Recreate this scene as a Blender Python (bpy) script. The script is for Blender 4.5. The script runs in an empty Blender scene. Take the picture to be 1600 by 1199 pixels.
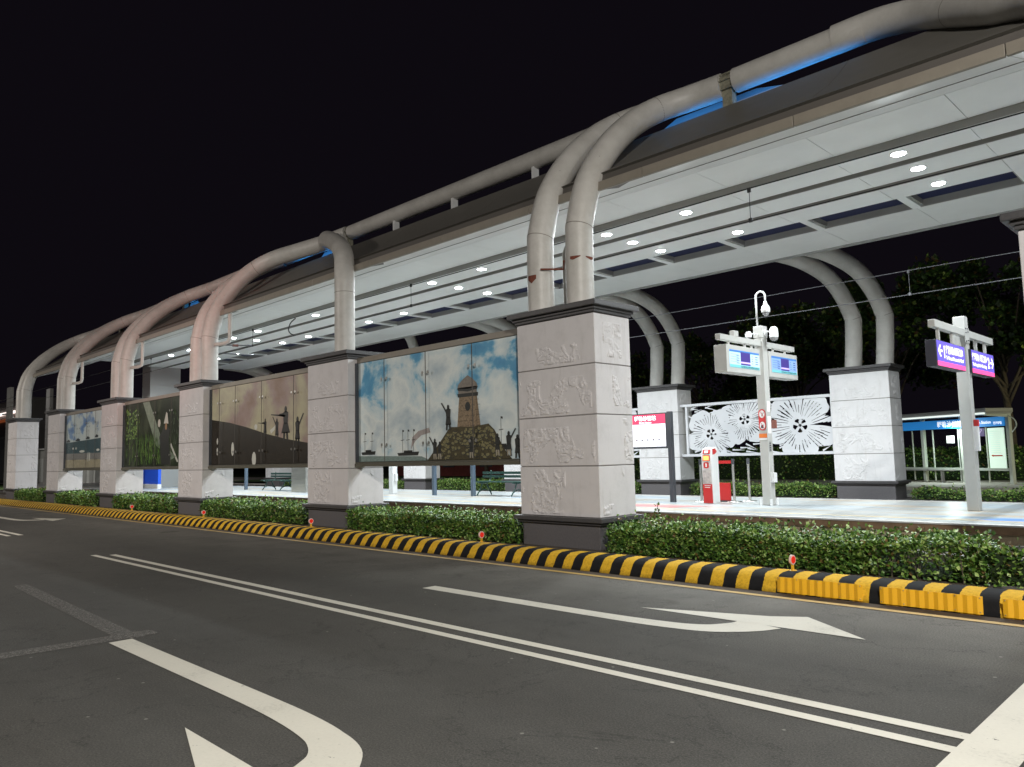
import bpy, bmesh, math, random
from mathutils import Vector, Matrix
sc = bpy.context.scene
col = sc.collection
R = math.radians
# ------------------------------------------------------------------ camera
F, YAW, PIT, ROL = 1200.593, 0.783041, 0.0946283, -0.0239251
cy, sy, cp, sp = math.cos(YAW), math.sin(YAW), math.cos(PIT), math.sin(PIT)
fw = Vector((-sy * cp, cy * cp, sp)); rt = Vector((cy, sy, 0)); up = rt.cross(fw)
cr, sr = math.cos(ROL), math.sin(ROL)
r2 = cr * rt + sr * up; u2 = -sr * rt + cr * up
cd = bpy.data.cameras.new('camera'); cam = bpy.data.objects.new('camera', cd); col.objects.link(cam)
cd.sensor_width = 36; cd.lens = F / 1600 * 36; cd.clip_start = .05; cd.clip_end = 2000
cam.matrix_world = Matrix(((r2.x, u2.x, -fw.x, 0), (r2.y, u2.y, -fw.y, 0), (r2.z, u2.z, -fw.z, 1.65), (0, 0, 0, 1)))
sc.camera = cam
# ------------------------------------------------------------------ world (night sky), exposure
w = bpy.data.worlds.new('World'); sc.world = w; w.use_nodes = True
bg = w.node_tree.nodes['Background']
bg.inputs[0].default_value = (.0040, .0031, .0050, 1); bg.inputs[1].default_value = 1.0
sc.view_settings.view_transform = 'Standard'; sc.view_settings.look = 'None'
sc.view_settings.exposure = 0; sc.view_settings.gamma = 1
sc.render.engine = 'CYCLES'
sc.cycles.use_denoising = True
sc.cycles.max_bounces = 8; sc.cycles.diffuse_bounces = 4; sc.cycles.glossy_bounces = 3
sc.cycles.sample_clamp_indirect = 6
# ------------------------------------------------------------------ street lighting of the road side
def lamp(kind, loc, energy, color, size=.4, aim=None, spread=None, name='lamp'):
    l = bpy.data.lights.new(name, kind); l.energy = energy; l.color = color
    if kind == 'AREA':
        l.shape = 'DISK'; l.size = size
        if spread: l.spread = R(spread)
    elif kind == 'POINT': l.shadow_soft_size = size
    elif kind == 'SPOT': l.shadow_soft_size = size; l.spot_size = R(spread or 120); l.spot_blend = .6
    o = bpy.data.objects.new(name, l); col.objects.link(o); o.location = loc
    if aim is not None:
        o.rotation_euler = (Vector(aim) - Vector(loc)).to_track_quat('-Z', 'Y').to_euler()
    return o
STREET = (1.0, .955, .89)
lamp('AREA', (4.5, -2.5, 8.6), 2500, STREET, .6, (1, 1, 0), name='street_lamp_light')
lamp('AREA', (-21, -5, 8.6), 2000, (1.0, .92, .85), .6, (-25, -2, 0), name='street_lamp_light')
lamp('AREA', (-50, -4, 8.6), 2100, (1.0, .93, .85), .6, (-50, -2, 0), name='street_lamp_light')
lamp('AREA', (26, -5, 8.6), 1500, STREET, .6, (18, -3, 0), name='street_lamp_light')
lamp('SPOT', (-13, -4, 4.5), 2300, (1.0, .07, .025), .2, (-29.5, 11, 8.6), 36, name='traffic_signal_light')
lamp('AREA', (1.8, 34, 5.0), 330, (1.0, .95, .55), .4, (-4, 40, 5), name='street_lamp_light')
lamp('AREA', (-24, 31, 8.5), 40, (1.0, .85, .6), .6, (-24, 42, 1), name='street_lamp_light')  # added lamp that lifts the dark trees beyond the platform
# ------------------------------------------------------------------ materials
MATS = {}
def mat(name, color=(.5, .5, .5), rough=.6, metal=0, noise=0, nscale=8, bump=0, bscale=60, emit=None, es=1, spec=.5, stretch=(1, 1, 1), coat=0):
    if name in MATS: return MATS[name]
    m = bpy.data.materials.new(name); m.use_nodes = True; nt = m.node_tree; b = nt.nodes['Principled BSDF']
    b.inputs['Base Color'].default_value = (*color, 1); b.inputs['Roughness'].default_value = rough
    b.inputs['Metallic'].default_value = metal; b.inputs['Specular IOR Level'].default_value = spec
    b.inputs['Coat Weight'].default_value = coat
    if emit: b.inputs['Emission Color'].default_value = (*emit, 1); b.inputs['Emission Strength'].default_value = es
    if noise or bump:
        tc = nt.nodes.new('ShaderNodeTexCoord'); mp = nt.nodes.new('ShaderNodeMapping'); mp.inputs['Scale'].default_value = stretch
        nt.links.new(tc.outputs['Object'], mp.inputs[0])
    if noise:
        n = nt.nodes.new('ShaderNodeTexNoise'); n.inputs['Scale'].default_value = nscale; n.inputs['Detail'].default_value = 8
        n.inputs['Roughness'].default_value = .65
        nt.links.new(mp.outputs[0], n.inputs['Vector'])
        cr_ = nt.nodes.new('ShaderNodeMapRange'); cr_.inputs[1].default_value = .3; cr_.inputs[2].default_value = .7
        cr_.inputs[3].default_value = 1 - noise; cr_.inputs[4].default_value = 1 + noise
        nt.links.new(n.outputs[0], cr_.inputs[0])
        mx = nt.nodes.new('ShaderNodeVectorMath'); mx.operation = 'SCALE'; mx.inputs[0].default_value = color
        nt.links.new(cr_.outputs[0], mx.inputs['Scale']); nt.links.new(mx.outputs[0], b.inputs['Base Color'])
    if bump:
        n2 = nt.nodes.new('ShaderNodeTexNoise'); n2.inputs['Scale'].default_value = bscale; n2.inputs['Detail'].default_value = 5
        nt.links.new(mp.outputs[0], n2.inputs['Vector'])
        bp = nt.nodes.new('ShaderNodeBump'); bp.inputs['Strength'].default_value = bump; bp.inputs['Distance'].default_value = .01
        nt.links.new(n2.outputs[0], bp.inputs['Height']); nt.links.new(bp.outputs[0], b.inputs['Normal'])
    MATS[name] = m; return m
def N(nt, t, **k):
    n = nt.nodes.new(t)
    for a, v in k.items(): setattr(n, a, v)
    return n
def math_(nt, op, a, b=None, c=None):
    n = nt.nodes.new('ShaderNodeMath'); n.operation = op
    for i, v in enumerate((a, b, c)):
        if v is None: continue
        if isinstance(v, (int, float)): n.inputs[i].default_value = v
        else: nt.links.new(v, n.inputs[i])
    return n.outputs[0]
def ramp(nt, fac, stops, interp='LINEAR'):
    n = nt.nodes.new('ShaderNodeValToRGB'); n.color_ramp.interpolation = interp
    e = n.color_ramp.elements
    while len(e) < len(stops): e.new(.5)
    for i, (p_, c_) in enumerate(stops): e[i].position = p_; e[i].color = (*c_, 1)
    nt.links.new(fac, n.inputs[0]); return n.outputs[0]
def noise(nt, vec, scale, detail=4, rough=.5, dist=0):
    n = nt.nodes.new('ShaderNodeTexNoise'); n.inputs['Scale'].default_value = scale; n.inputs['Detail'].default_value = detail
    n.inputs['Roughness'].default_value = rough; n.inputs['Distortion'].default_value = dist
    nt.links.new(vec, n.inputs['Vector']); return n.outputs[0]
def objvec(nt, scale=(1, 1, 1), rot=(0, 0, 0), loc=(0, 0, 0)):
    tc = nt.nodes.new('ShaderNodeTexCoord'); mp = nt.nodes.new('ShaderNodeMapping')
    mp.inputs['Scale'].default_value = scale; mp.inputs['Rotation'].default_value = rot; mp.inputs['Location'].default_value = loc
    nt.links.new(tc.outputs['Object'], mp.inputs[0]); return mp.outputs[0], tc.outputs['Object']
def newmat(name, rough=.6):
    m = bpy.data.materials.new(name); m.use_nodes = True; MATS[name] = m
    b = m.node_tree.nodes['Principled BSDF']; b.inputs['Roughness'].default_value = rough
    return m, m.node_tree, b
def link(nt, a, b): nt.links.new(a, b)

# asphalt
def asphalt():
    m, nt, b = newmat('asphalt', .82)
    v, o = objvec(nt)
    big = noise(nt, v, .35, 5, .6); fine = noise(nt, v, 75, 4, .8); mid = noise(nt, v, 4, 6, .7)
    c = ramp(nt, fine, [(.32, (.024, .023, .020)), (.5, (.055, .053, .047)), (.68, (.105, .10, .088))])
    s = math_(nt, 'ADD', math_(nt, 'MULTIPLY', big, .7), math_(nt, 'MULTIPLY', mid, .5))
    vst, _ = objvec(nt, (.06, 1.4, 1))
    s = math_(nt, 'ADD', s, math_(nt, 'MULTIPLY', math_(nt, 'SUBTRACT', noise(nt, vst, 1.0, 4, .6), .5), .5))
    spots = ramp(nt, noise(nt, v, 1.1, 7, .75), [(.28, (.72, .72, .72)), (.36, (1, 1, 1)), (.66, (1, 1, 1)), (.72, (1.0, 1.0, 1.0))])
    s = math_(nt, 'MULTIPLY', math_(nt, 'ADD', s, .44), spots)
    # canopy light spilling onto the road by the kerb, painted as paler asphalt
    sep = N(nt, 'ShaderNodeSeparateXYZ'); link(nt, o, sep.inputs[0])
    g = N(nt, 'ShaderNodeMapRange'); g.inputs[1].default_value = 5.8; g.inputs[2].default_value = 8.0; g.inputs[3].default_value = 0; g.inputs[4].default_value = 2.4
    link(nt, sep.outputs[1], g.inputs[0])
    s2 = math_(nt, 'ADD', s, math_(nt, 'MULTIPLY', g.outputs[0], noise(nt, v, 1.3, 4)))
    mx = N(nt, 'ShaderNodeVectorMath', operation='SCALE'); link(nt, c, mx.inputs[0]); link(nt, s2, mx.inputs['Scale'])
    vor = N(nt, 'ShaderNodeTexVoronoi'); vor.inputs['Scale'].default_value = 3.2; link(nt, v, vor.inputs['Vector'])
    dots = ramp(nt, vor.outputs['Distance'], [(.030, (.16, .155, .14)), (.05, (0, 0, 0))])
    oil = ramp(nt, noise(nt, v, .75, 3, .5), [(.285, (.62, .60, .58)), (.33, (1, 1, 1))])
    ck, _ = objvec(nt, (1, 1, 1)); cn = noise(nt, ck, .55, 9, .62, .4)
    crack = ramp(nt, math_(nt, 'ABSOLUTE', math_(nt, 'SUBTRACT', cn, .5)), [(.0008, (.45, .45, .45)), (.003, (1, 1, 1))])
    m4 = N(nt, 'ShaderNodeVectorMath', operation='MULTIPLY'); link(nt, mx.outputs[0], m4.inputs[0]); link(nt, oil, m4.inputs[1])
    m5 = N(nt, 'ShaderNodeVectorMath', operation='MULTIPLY'); link(nt, m4.outputs[0], m5.inputs[0]); link(nt, crack, m5.inputs[1])
    m6 = N(nt, 'ShaderNodeVectorMath', operation='ADD'); link(nt, m5.outputs[0], m6.inputs[0]); link(nt, dots, m6.inputs[1])
    link(nt, m6.outputs[0], b.inputs['Base Color'])
    bp = N(nt, 'ShaderNodeBump'); bp.inputs['Strength'].default_value = .8; bp.inputs['Distance'].default_value = .008
    link(nt, fine, bp.inputs['Height']); link(nt, bp.outputs[0], b.inputs['Normal'])
    return m
def paint(name, color, wear=.35):
    m, nt, b = newmat(name, .6)
    v, o = objvec(nt)
    f = noise(nt, v, 45, 6, .75); g = noise(nt, v, 1.5, 4)
    k = math_(nt, 'MULTIPLY', f, g)
    chip = noise(nt, v, 13, 8, .8)
    c = ramp(nt, k, [(.07, tuple(x * (1 - wear) for x in color)), (.2, color), (.5, tuple(min(1, x * 1.12) for x in color))])
    cm = ramp(nt, chip, [(.335, (.10, .10, .10)), (.365, (1, 1, 1))]); mx = N(nt, 'ShaderNodeVectorMath', operation='MULTIPLY'); link(nt, c, mx.inputs[0]); link(nt, cm, mx.inputs[1])
    link(nt, mx.outputs[0], b.inputs['Base Color'])
    return m
def scuff():
    m, nt, b = newmat('scuffed_asphalt', .85)
    v, o = objvec(nt)
    f = noise(nt, v, 30, 8, .85)
    c = ramp(nt, f, [(.35, (.09, .086, .08)), (.65, (.25, .24, .22))])
    link(nt, c, b.inputs['Base Color'])
    tr = N(nt, 'ShaderNodeBsdfTransparent'); mx = N(nt, 'ShaderNodeMixShader')
    link(nt, ramp(nt, f, [(.36, (.9, .9, .9)), (.60, (.15, .15, .15))]), mx.inputs[0])
    link(nt, b.outputs[0], mx.inputs[1]); link(nt, tr.outputs[0], mx.inputs[2])
    link(nt, mx.outputs[0], nt.nodes['Material Output'].inputs[0])
    return m
def kerbmat():
    m, nt, b = newmat('kerb_stripes', .85)
    v, o = objvec(nt)
    sep = N(nt, 'ShaderNodeSeparateXYZ'); link(nt, o, sep.inputs[0])
    nz = noise(nt, v, 6, 5, .7)
    t = math_(nt, 'ADD', sep.outputs[0], math_(nt, 'MULTIPLY', sep.outputs[2], .12))
    t = math_(nt, 'ADD', t, math_(nt, 'MULTIPLY', nz, .05))
    fr = math_(nt, 'FRACT', math_(nt, 'DIVIDE', math_(nt, 'ADD', t, 100.01), .3475))
    s = ramp(nt, fr, [(0, (.72, .43, .03)), (.5, (.012, .012, .013))], 'CONSTANT')
    gr = noise(nt, v, 24, 7, .8)
    k = ramp(nt, gr, [(.3, (.62, .6, .56)), (.55, (1, 1, 1)), (.8, (1.0, 1.0, 1.0))])
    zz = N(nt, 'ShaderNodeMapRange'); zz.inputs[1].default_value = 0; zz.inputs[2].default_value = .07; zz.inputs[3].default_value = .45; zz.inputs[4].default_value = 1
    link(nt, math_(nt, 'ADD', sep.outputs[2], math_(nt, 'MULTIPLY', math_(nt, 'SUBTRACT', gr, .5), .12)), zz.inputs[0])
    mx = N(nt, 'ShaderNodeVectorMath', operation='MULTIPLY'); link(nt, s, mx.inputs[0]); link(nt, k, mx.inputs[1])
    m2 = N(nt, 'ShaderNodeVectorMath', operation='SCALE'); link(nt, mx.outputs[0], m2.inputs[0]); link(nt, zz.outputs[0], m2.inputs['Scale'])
    link(nt, m2.outputs[0], b.inputs['Base Color']); b.inputs['Specular IOR Level'].default_value = .2
    bp = N(nt, 'ShaderNodeBump'); bp.inputs['Strength'].default_value = .35; bp.inputs['Distance'].default_value = .01
    link(nt, gr, bp.inputs['Height']); link(nt, bp.outputs[0], b.inputs['Normal'])
    return m
def reliefmat(name, color):
    m, nt, b = newmat(name, .75)
    v, o = objvec(nt)
    grain = noise(nt, v, 70, 5, .65)
    bp = N(nt, 'ShaderNodeBump'); bp.inputs['Strength'].default_value = .5; bp.inputs['Distance'].default_value = .003
    link(nt, grain, bp.inputs['Height']); link(nt, bp.outputs[0], b.inputs['Normal'])
    st = noise(nt, v, 2.2, 7, .75); vs, _ = objvec(nt, (5, 5, .5)); run = noise(nt, vs, 1.6, 5, .7)
    c = ramp(nt, st, [(.25, tuple(x * .84 for x in color)), (.5, color), (.85, tuple(x * 1.05 for x in color))])
    k = ramp(nt, run, [(.28, (.86, .85, .83)), (.45, (1, 1, 1))])
    mx = N(nt, 'ShaderNodeVectorMath', operation='MULTIPLY'); link(nt, c, mx.inputs[0]); link(nt, k, mx.inputs[1])
    link(nt, mx.outputs[0], b.inputs['Base Color'])
    return m
def pipemat():
    m, nt, b = newmat('pipe_paint', .45)
    v, o = objvec(nt)
    st = noise(nt, v, 1.6, 6, .7); sp_ = noise(nt, v, 9, 3, .6)
    c = ramp(nt, st, [(.25, (.44, .425, .39)), (.6, (.58, .565, .53)), (.9, (.62, .61, .58))])
    chips = ramp(nt, sp_, [(.235, (.12, .05, .03)), (.25, (1, 1, 1))])
    mx = N(nt, 'ShaderNodeVectorMath', operation='MULTIPLY'); link(nt, c, mx.inputs[0]); link(nt, chips, mx.inputs[1])
    link(nt, mx.outputs[0], b.inputs['Base Color'])
    return m
def platformmat():
    m, nt, b = newmat('platform_tiles', .35)
    v, o = objvec(nt)
    vs, _ = objvec(nt, (.25, 3.2, 1))
    st = noise(nt, vs, 1.2, 3, .5)
    c = ramp(nt, st, [(.30, (.20, .31, .43)), (.40, (.38, .43, .46)), (.55, (.44, .45, .43)), (.66, (.44, .35, .25)), (.72, (.43, .43, .42))])
    br = N(nt, 'ShaderNodeTexBrick'); br.inputs['Color1'].default_value = (1, 1, 1, 1); br.inputs['Color2'].default_value = (.86, .87, .88, 1)
    br.inputs['Mortar'].default_value = (.40, .40, .40, 1); br.inputs['Scale'].default_value = 1; br.inputs['Mortar Size'].default_value = .006
    br.inputs['Brick Width'].default_value = .6; br.inputs['Row Height'].default_value = .3; br.offset = 0
    link(nt, v, br.inputs['Vector'])
    mx = N(nt, 'ShaderNodeVectorMath', operation='MULTIPLY'); link(nt, c, mx.inputs[0]); link(nt, br.outputs[0], mx.inputs[1])
    dn = ramp(nt, noise(nt, v, 5, 6, .7), [(.3, (.86, .86, .85)), (.6, (1, 1, 1))])
    m3 = N(nt, 'ShaderNodeVectorMath', operation='MULTIPLY'); link(nt, mx.outputs[0], m3.inputs[0]); link(nt, dn, m3.inputs[1])
    link(nt, m3.outputs[0], b.inputs['Base Color'])
    return m
def skymural(name, stops, scale, stretch=(1, 1, 1), vert=0, vz=(1.6, 3.9), det=7, dist=.3, loc=(0, 0, 0)):
    m, nt, b = newmat(name, .35)
    v, o = objvec(nt, stretch, loc=loc)
    n = noise(nt, v, scale, det, .55, dist)
    sep = N(nt, 'ShaderNodeSeparateXYZ'); link(nt, o, sep.inputs[0])
    g = N(nt, 'ShaderNodeMapRange'); g.inputs[1].default_value = vz[0]; g.inputs[2].default_value = vz[1]; g.inputs[3].default_value = vert; g.inputs[4].default_value = -vert
    link(nt, sep.outputs[2], g.inputs[0])
    c = ramp(nt, math_(nt, 'ADD', n, g.outputs[0]), stops); b.inputs['Specular IOR Level'].default_value = .15
    link(nt, c, b.inputs['Base Color']); return m
def glassmat():
    m = bpy.data.materials.new('mural_glass'); m.use_nodes = True; nt = m.node_tree; MATS['mural_glass'] = m
    nt.nodes.remove(nt.nodes['Principled BSDF'])
    tr = N(nt, 'ShaderNodeBsdfTransparent'); tr.inputs[0].default_value = (.96, .98, .975, 1)
    gl = N(nt, 'ShaderNodeBsdfGlossy'); gl.inputs['Roughness'].default_value = .04
    fr = N(nt, 'ShaderNodeLayerWeight'); fr.inputs[0].default_value = .12
    mx = N(nt, 'ShaderNodeMixShader'); link(nt, math_(nt, 'MULTIPLY', fr.outputs[1], .12), mx.inputs[0]); link(nt, tr.outputs[0], mx.inputs[1]); link(nt, gl.outputs[0], mx.inputs[2])
    link(nt, mx.outputs[0], nt.nodes['Material Output'].inputs[0]); return m
def leafmat(name, c1, c2):
    m, nt, b = newmat(name, .45)
    v, o = objvec(nt)
    n = noise(nt, v, 9, 2, .5)
    link(nt, ramp(nt, n, [(.3, c1), (.7, c2)]), b.inputs['Base Color'])
    b.inputs['Subsurface Weight'].default_value = 0
    return m

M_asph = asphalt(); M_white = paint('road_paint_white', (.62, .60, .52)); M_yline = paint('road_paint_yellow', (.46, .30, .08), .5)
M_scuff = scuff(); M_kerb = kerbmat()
M_stone = reliefmat('relief_stone', (.62, .60, .602)); M_stoneF = reliefmat('relief_stone_pale', (.70, .70, .71))
M_plinth = mat('plinth_granite', (.105, .10, .105), .5, noise=.18, nscale=30); M_cap = mat('cap_granite', (.06, .058, .06), .45, noise=.2, nscale=25)
M_joint = mat('stone_joint', (.24, .225, .215), .9)
M_seam = mat('weld_seam', (.24, .22, .19), .6); M_pipe = pipemat(); M_plat = platformmat()
M_conc = mat('platform_wall_concrete', (.30, .24, .155), .85, noise=.25, nscale=5, bump=.3)
M_cop = mat('coping_stone', (.46, .46, .45), .5, noise=.08, nscale=6)
M_soil = mat('soil', (.09, .07, .05), .95, noise=.4, nscale=12, bump=.6, bscale=40)
M_grass = mat('grass_ground', (.05, .09, .02), .95, noise=.4, nscale=14, bump=.8, bscale=90)
M_ballast = mat('ballast', (.14, .13, .12), .95, noise=.4, nscale=40, bump=.8, bscale=70)
M_rail = mat('rail_steel', (.30, .28, .26), .35, .9)
M_soff = mat('soffit_panel', (.86, .87, .855), .38, noise=.03, nscale=1.3); M_slot = mat('soffit_slot', (.33, .32, .30), .6)
M_beige = mat('lip_trim', (.25, .225, .185), .45, noise=.08, nscale=4); M_drec = mat('recess_dark', (.10, .09, .08), .6)
M_clad = mat('roof_cladding', (.15, .142, .125), .5, noise=.06, nscale=3); M_roof = mat('roof_top', (.2, .2, .2), .7)
M_sky = mat('skylight_glass', (.010, .012, .035), .55, emit=(.12, .16, .4), es=.03, spec=.15); M_navy = mat('navy_frame', (.035, .035, .05), .5)
M_steel = mat('stainless_steel', (.55, .55, .52), .3, .9, noise=.08, nscale=3, stretch=(1, 1, 8)); M_white_m = mat('white_metal', (.72, .73, .73), .35, noise=.04, nscale=5)
M_post = mat('post_paint', (.46, .46, .44), .4, noise=.05, nscale=4); M_plate = mat('screen_plate_white', (.66, .68, .71), .5)
M_greym = mat('grey_metal', (.34, .34, .33), .4); M_dgrey = mat('dark_grey_metal', (.06, .065, .075), .4); M_bpost = mat('blue_grey_post', (.09, .125, .17), .4)
M_wire = mat('wire', (.25, .25, .27), .5, .6); M_black = mat('black_rubber', (.02, .02, .02), .6)
M_glass = glassmat()
M_rust = mat('rust_patch', (.17, .05, .03), .9, noise=.3, nscale=20)
M_leafA = leafmat('leaf_dark', (.022, .065, .012), (.05, .12, .02)); M_leafB = leafmat('leaf_mid', (.075, .17, .025), (.15, .27, .04)); M_leafC = leafmat('leaf_pale', (.20, .34, .08), (.36, .46, .14)); M_leafD = leafmat('leaf_olive', (.10, .08, .02), (.2, .12, .04))
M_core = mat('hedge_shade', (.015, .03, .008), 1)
M_bark = mat('bark', (.10, .08, .06), .9, noise=.3, nscale=12, bump=.6)
M_red = mat('red_plastic', (.55, .03, .03), .35); M_yel = mat('yellow_rubber', (.70, .40, .03), .4)
M_guard = mat('yellow_reflective_sheet', (.80, .42, .01), .3, spec=.8)
M_lens = mat('lamp_lens', (1, 1, 1), .4, emit=(.93, .97, 1), es=55); M_trim = mat('lamp_trim', (.8, .8, .78), .3)
M_dgreen = mat('bench_green', (.02, .06, .05), .4)

# ------------------------------------------------------------------ mesh helpers
OFF = {}
class MB:
    def __init__(s): s.v = []; s.f = []; s.m = []; s.M = None
    def add(s, vs, fs, mi=0):
        n = len(s.v)
        for p_ in vs:
            p_ = Vector(p_); s.v.append(s.M @ p_ if s.M else p_)
        for f_ in fs: s.f.append([n + i for i in f_]); s.m.append(mi)
    def box(s, x0, x1, y0, y1, z0, z1, mi=0):
        s.add([(x0, y0, z0), (x1, y0, z0), (x1, y1, z0), (x0, y1, z0), (x0, y0, z1), (x1, y0, z1), (x1, y1, z1), (x0, y1, z1)],
              [(0, 3, 2, 1), (4, 5, 6, 7), (0, 1, 5, 4), (1, 2, 6, 5), (2, 3, 7, 6), (3, 0, 4, 7)], mi)
    def face(s, pts, mi=0): s.add(pts, [tuple(range(len(pts)))], mi)
    def profx(s, prof, x0, x1, mi=0, closed=True, caps=True, mis=None):
        n = len(prof)
        vs = [(x0, y, z) for y, z in prof] + [(x1, y, z) for y, z in prof]
        s.add(vs, [], 0); base = len(s.v) - 2 * n
        for i in range(n if closed else n - 1):
            j = (i + 1) % n; s.f.append([base + i, base + j, base + n + j, base + n + i]); s.m.append(mis[i] if mis else mi)
        if closed and caps:
            s.f.append([base + i for i in range(n)][::-1]); s.m.append(mi); s.f.append([base + n + i for i in range(n)]); s.m.append(mi)
    def tube(s, path, r, seg=12, mi=0, caps=True):
        P = [Vector(p_) for p_ in path]; n = len(P)
        T = []
        for i in range(n):
            d = (P[min(i + 1, n - 1)] - P[max(i - 1, 0)]); T.append(d.normalized())
        a = Vector((0, 0, 1)) if abs(T[0].z) < .9 else Vector((1, 0, 0))
        u = T[0].cross(a).normalized(); rings = []
        for i in range(n):
            if i: 
                u = (u - T[i] * u.dot(T[i])).normalized()
            v = T[i].cross(u); rr = r[i] if isinstance(r, (list, tuple)) else r
            rings.append([P[i] + (u * math.cos(2 * math.pi * k / seg) + v * math.sin(2 * math.pi * k / seg)) * rr for k in range(seg)])
        base = len(s.v)
        s.add([q for rg in rings for q in rg], [])
        for i in range(n - 1):
            for k in range(seg):
                k2 = (k + 1) % seg
                s.f.append([base + i * seg + k, base + i * seg + k2, base + (i + 1) * seg + k2, base + (i + 1) * seg + k]); s.m.append(mi)
        if caps:
            s.f.append([base + k for k in range(seg)][::-1]); s.m.append(mi)
            s.f.append([base + (n - 1) * seg + k for k in range(seg)]); s.m.append(mi)
    def cyl(s, a, b, r, seg=16, mi=0): s.tube([a, b], r, seg, mi)
    def lathe(s, c, prof, seg=16, mi=0):
        base = len(s.v); n = len(prof)
        s.add([(c[0] + r_ * math.cos(2 * math.pi * k / seg), c[1] + r_ * math.sin(2 * math.pi * k / seg), c[2] + z_) for r_, z_ in prof for k in range(seg)], [])
        for i in range(n - 1):
            for k in range(seg):
                k2 = (k + 1) % seg
                s.f.append([base + i * seg + k, base + i * seg + k2, base + (i + 1) * seg + k2, base + (i + 1) * seg + k]); s.m.append(mi)
    def text(s, body, size, o, ux, uy, mi=0, align='LEFT', bold=0, width=None):
        c = bpy.data.curves.new('t', 'FONT'); c.body = body; c.size = size; c.align_x = align; c.offset = bold; c.resolution_u = 3
        ob = bpy.data.objects.new('t', c); col.objects.link(ob); bpy.context.view_layer.update()
        dg = bpy.context.evaluated_depsgraph_get(); me = bpy.data.meshes.new_from_object(ob.evaluated_get(dg))
        o, ux, uy = Vector(o), Vector(ux), Vector(uy)
        k = 1.0
        if width and len(me.vertices):
            xs = [v.co.x for v in me.vertices]; k = width / max(1e-6, max(xs) - min(xs))
        s.add([o + ux * v.co.x * k + uy * v.co.y for v in me.vertices], [tuple(p_.vertices) for p_ in me.polygons], mi)
        bpy.data.objects.remove(ob); bpy.data.meshes.remove(me); bpy.data.curves.remove(c)
    def build(s, name, mats, parent=None, smooth=False, bevel=0, auto=None, loc=None):
        me = bpy.data.meshes.new(name)
        off = Vector((0, 0, 0))
        if parent is not None: off = OFF.get(parent.name, Vector((0, 0, 0)))
        elif loc is not None: off = Vector(loc)
        me.from_pydata([tuple(p_ - off) for p_ in s.v], [], s.f)
        if not isinstance(mats, (list, tuple)): mats = [mats]
        for m_ in mats: me.materials.append(m_)
        me.polygons.foreach_set('material_index', s.m)
        if smooth or auto:
            me.polygons.foreach_set('use_smooth', [True] * len(me.polygons))
            if auto: me.set_sharp_from_angle(angle=R(auto))
        me.update()
        o = bpy.data.objects.new(name, me); col.objects.link(o)
        if parent is not None: o.parent = parent; OFF[o.name] = off
        else: o.location = off
        if bevel:
            b_ = o.modifiers.new('bevel', 'BEVEL'); b_.width = bevel; b_.segments = 2; b_.limit_method = 'ANGLE'
        return o
def tag(o, label=None, cat=None, group=None, kind=None):
    if label: o['label'] = label
    if cat: o['category'] = cat
    if group: o['group'] = group
    if kind: o['kind'] = kind
    return o
def thing(name, label, cat, loc, group=None, rotz=0, local=False):
    o = bpy.data.objects.new(name, None); col.objects.link(o); o.location = loc; o.empty_display_size = .3
    o.rotation_euler = (0, 0, rotz); OFF[o.name] = Vector((0, 0, 0)) if (local or rotz) else Vector(loc)
    return tag(o, label, cat, group)
def dup(root, loc, label=None, group=None):
    r = root.copy(); col.objects.link(r); r.location = loc
    if label: r['label'] = label
    if group: r['group'] = group
    for ch in list(root.children):
        c = ch.copy(); col.objects.link(c); c.parent = r
        for g_ in ch.children:
            d = g_.copy(); col.objects.link(d); d.parent = c
    return r
def catmull(P, n=6):
    P = [Vector(p_) for p_ in P]; out = []
    for i in range(len(P) - 1):
        a = P[max(i - 1, 0)]; b = P[i]; c = P[i + 1]; d = P[min(i + 2, len(P) - 1)]
        for k in range(n):
            t = k / n
            out.append(.5 * ((2 * b) + (-a + c) * t + (2 * a - 5 * b + 4 * c - d) * t * t + (-a + 3 * b - 3 * c + d) * t ** 3))
    out.append(P[-1]); return out

# ------------------------------------------------------------------ setting: ground, road, kerb, median
def struct(name, mb, m_, **k): return tag(mb.build(name, m_, **k), kind='structure')
b = MB(); b.face([(-400, -300, -.03), (400, -300, -.03), (400, 400, -.03), (-400, 400, -.03)]); struct('ground', b, M_grass)
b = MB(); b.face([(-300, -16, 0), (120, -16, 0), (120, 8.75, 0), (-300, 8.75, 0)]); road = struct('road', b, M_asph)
# gutter dirt strip
b = MB(); b.face([(-120, 8.38, .004), (60, 8.38, .004), (60, 8.62, .004), (-120, 8.62, .004)]); b.build('gutter_strip', mat('gutter_dirt', (.06, .043, .028), .95, noise=.45, nscale=9), road)
b = MB(); b.face([(-120, 8.27, .006), (60, 8.27, .006), (60, 8.37, .006), (-120, 8.37, .006)]); b.build('edge_line', M_yline, road)
for (x0, x1) in ((-15.85, -1.34), (-60, -22.2)):
    for (y0, y1, dx) in ((4.70, 4.80, 0), (4.95, 5.06, .25)):
        b = MB(); b.face([(x0 + dx, y0, .005), (x1, y0, .005), (x1, y1, .005), (x0 + dx, y1, .005)]); b.build('lane_line', M_white, road)
b = MB(); b.face([(-1.40, 1.2, .009), (-1.09, 1.2, .009), (-1.09, 8.2, .009), (-1.40, 8.2, .009)]); b.build('stop_line', M_white, road)
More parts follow.
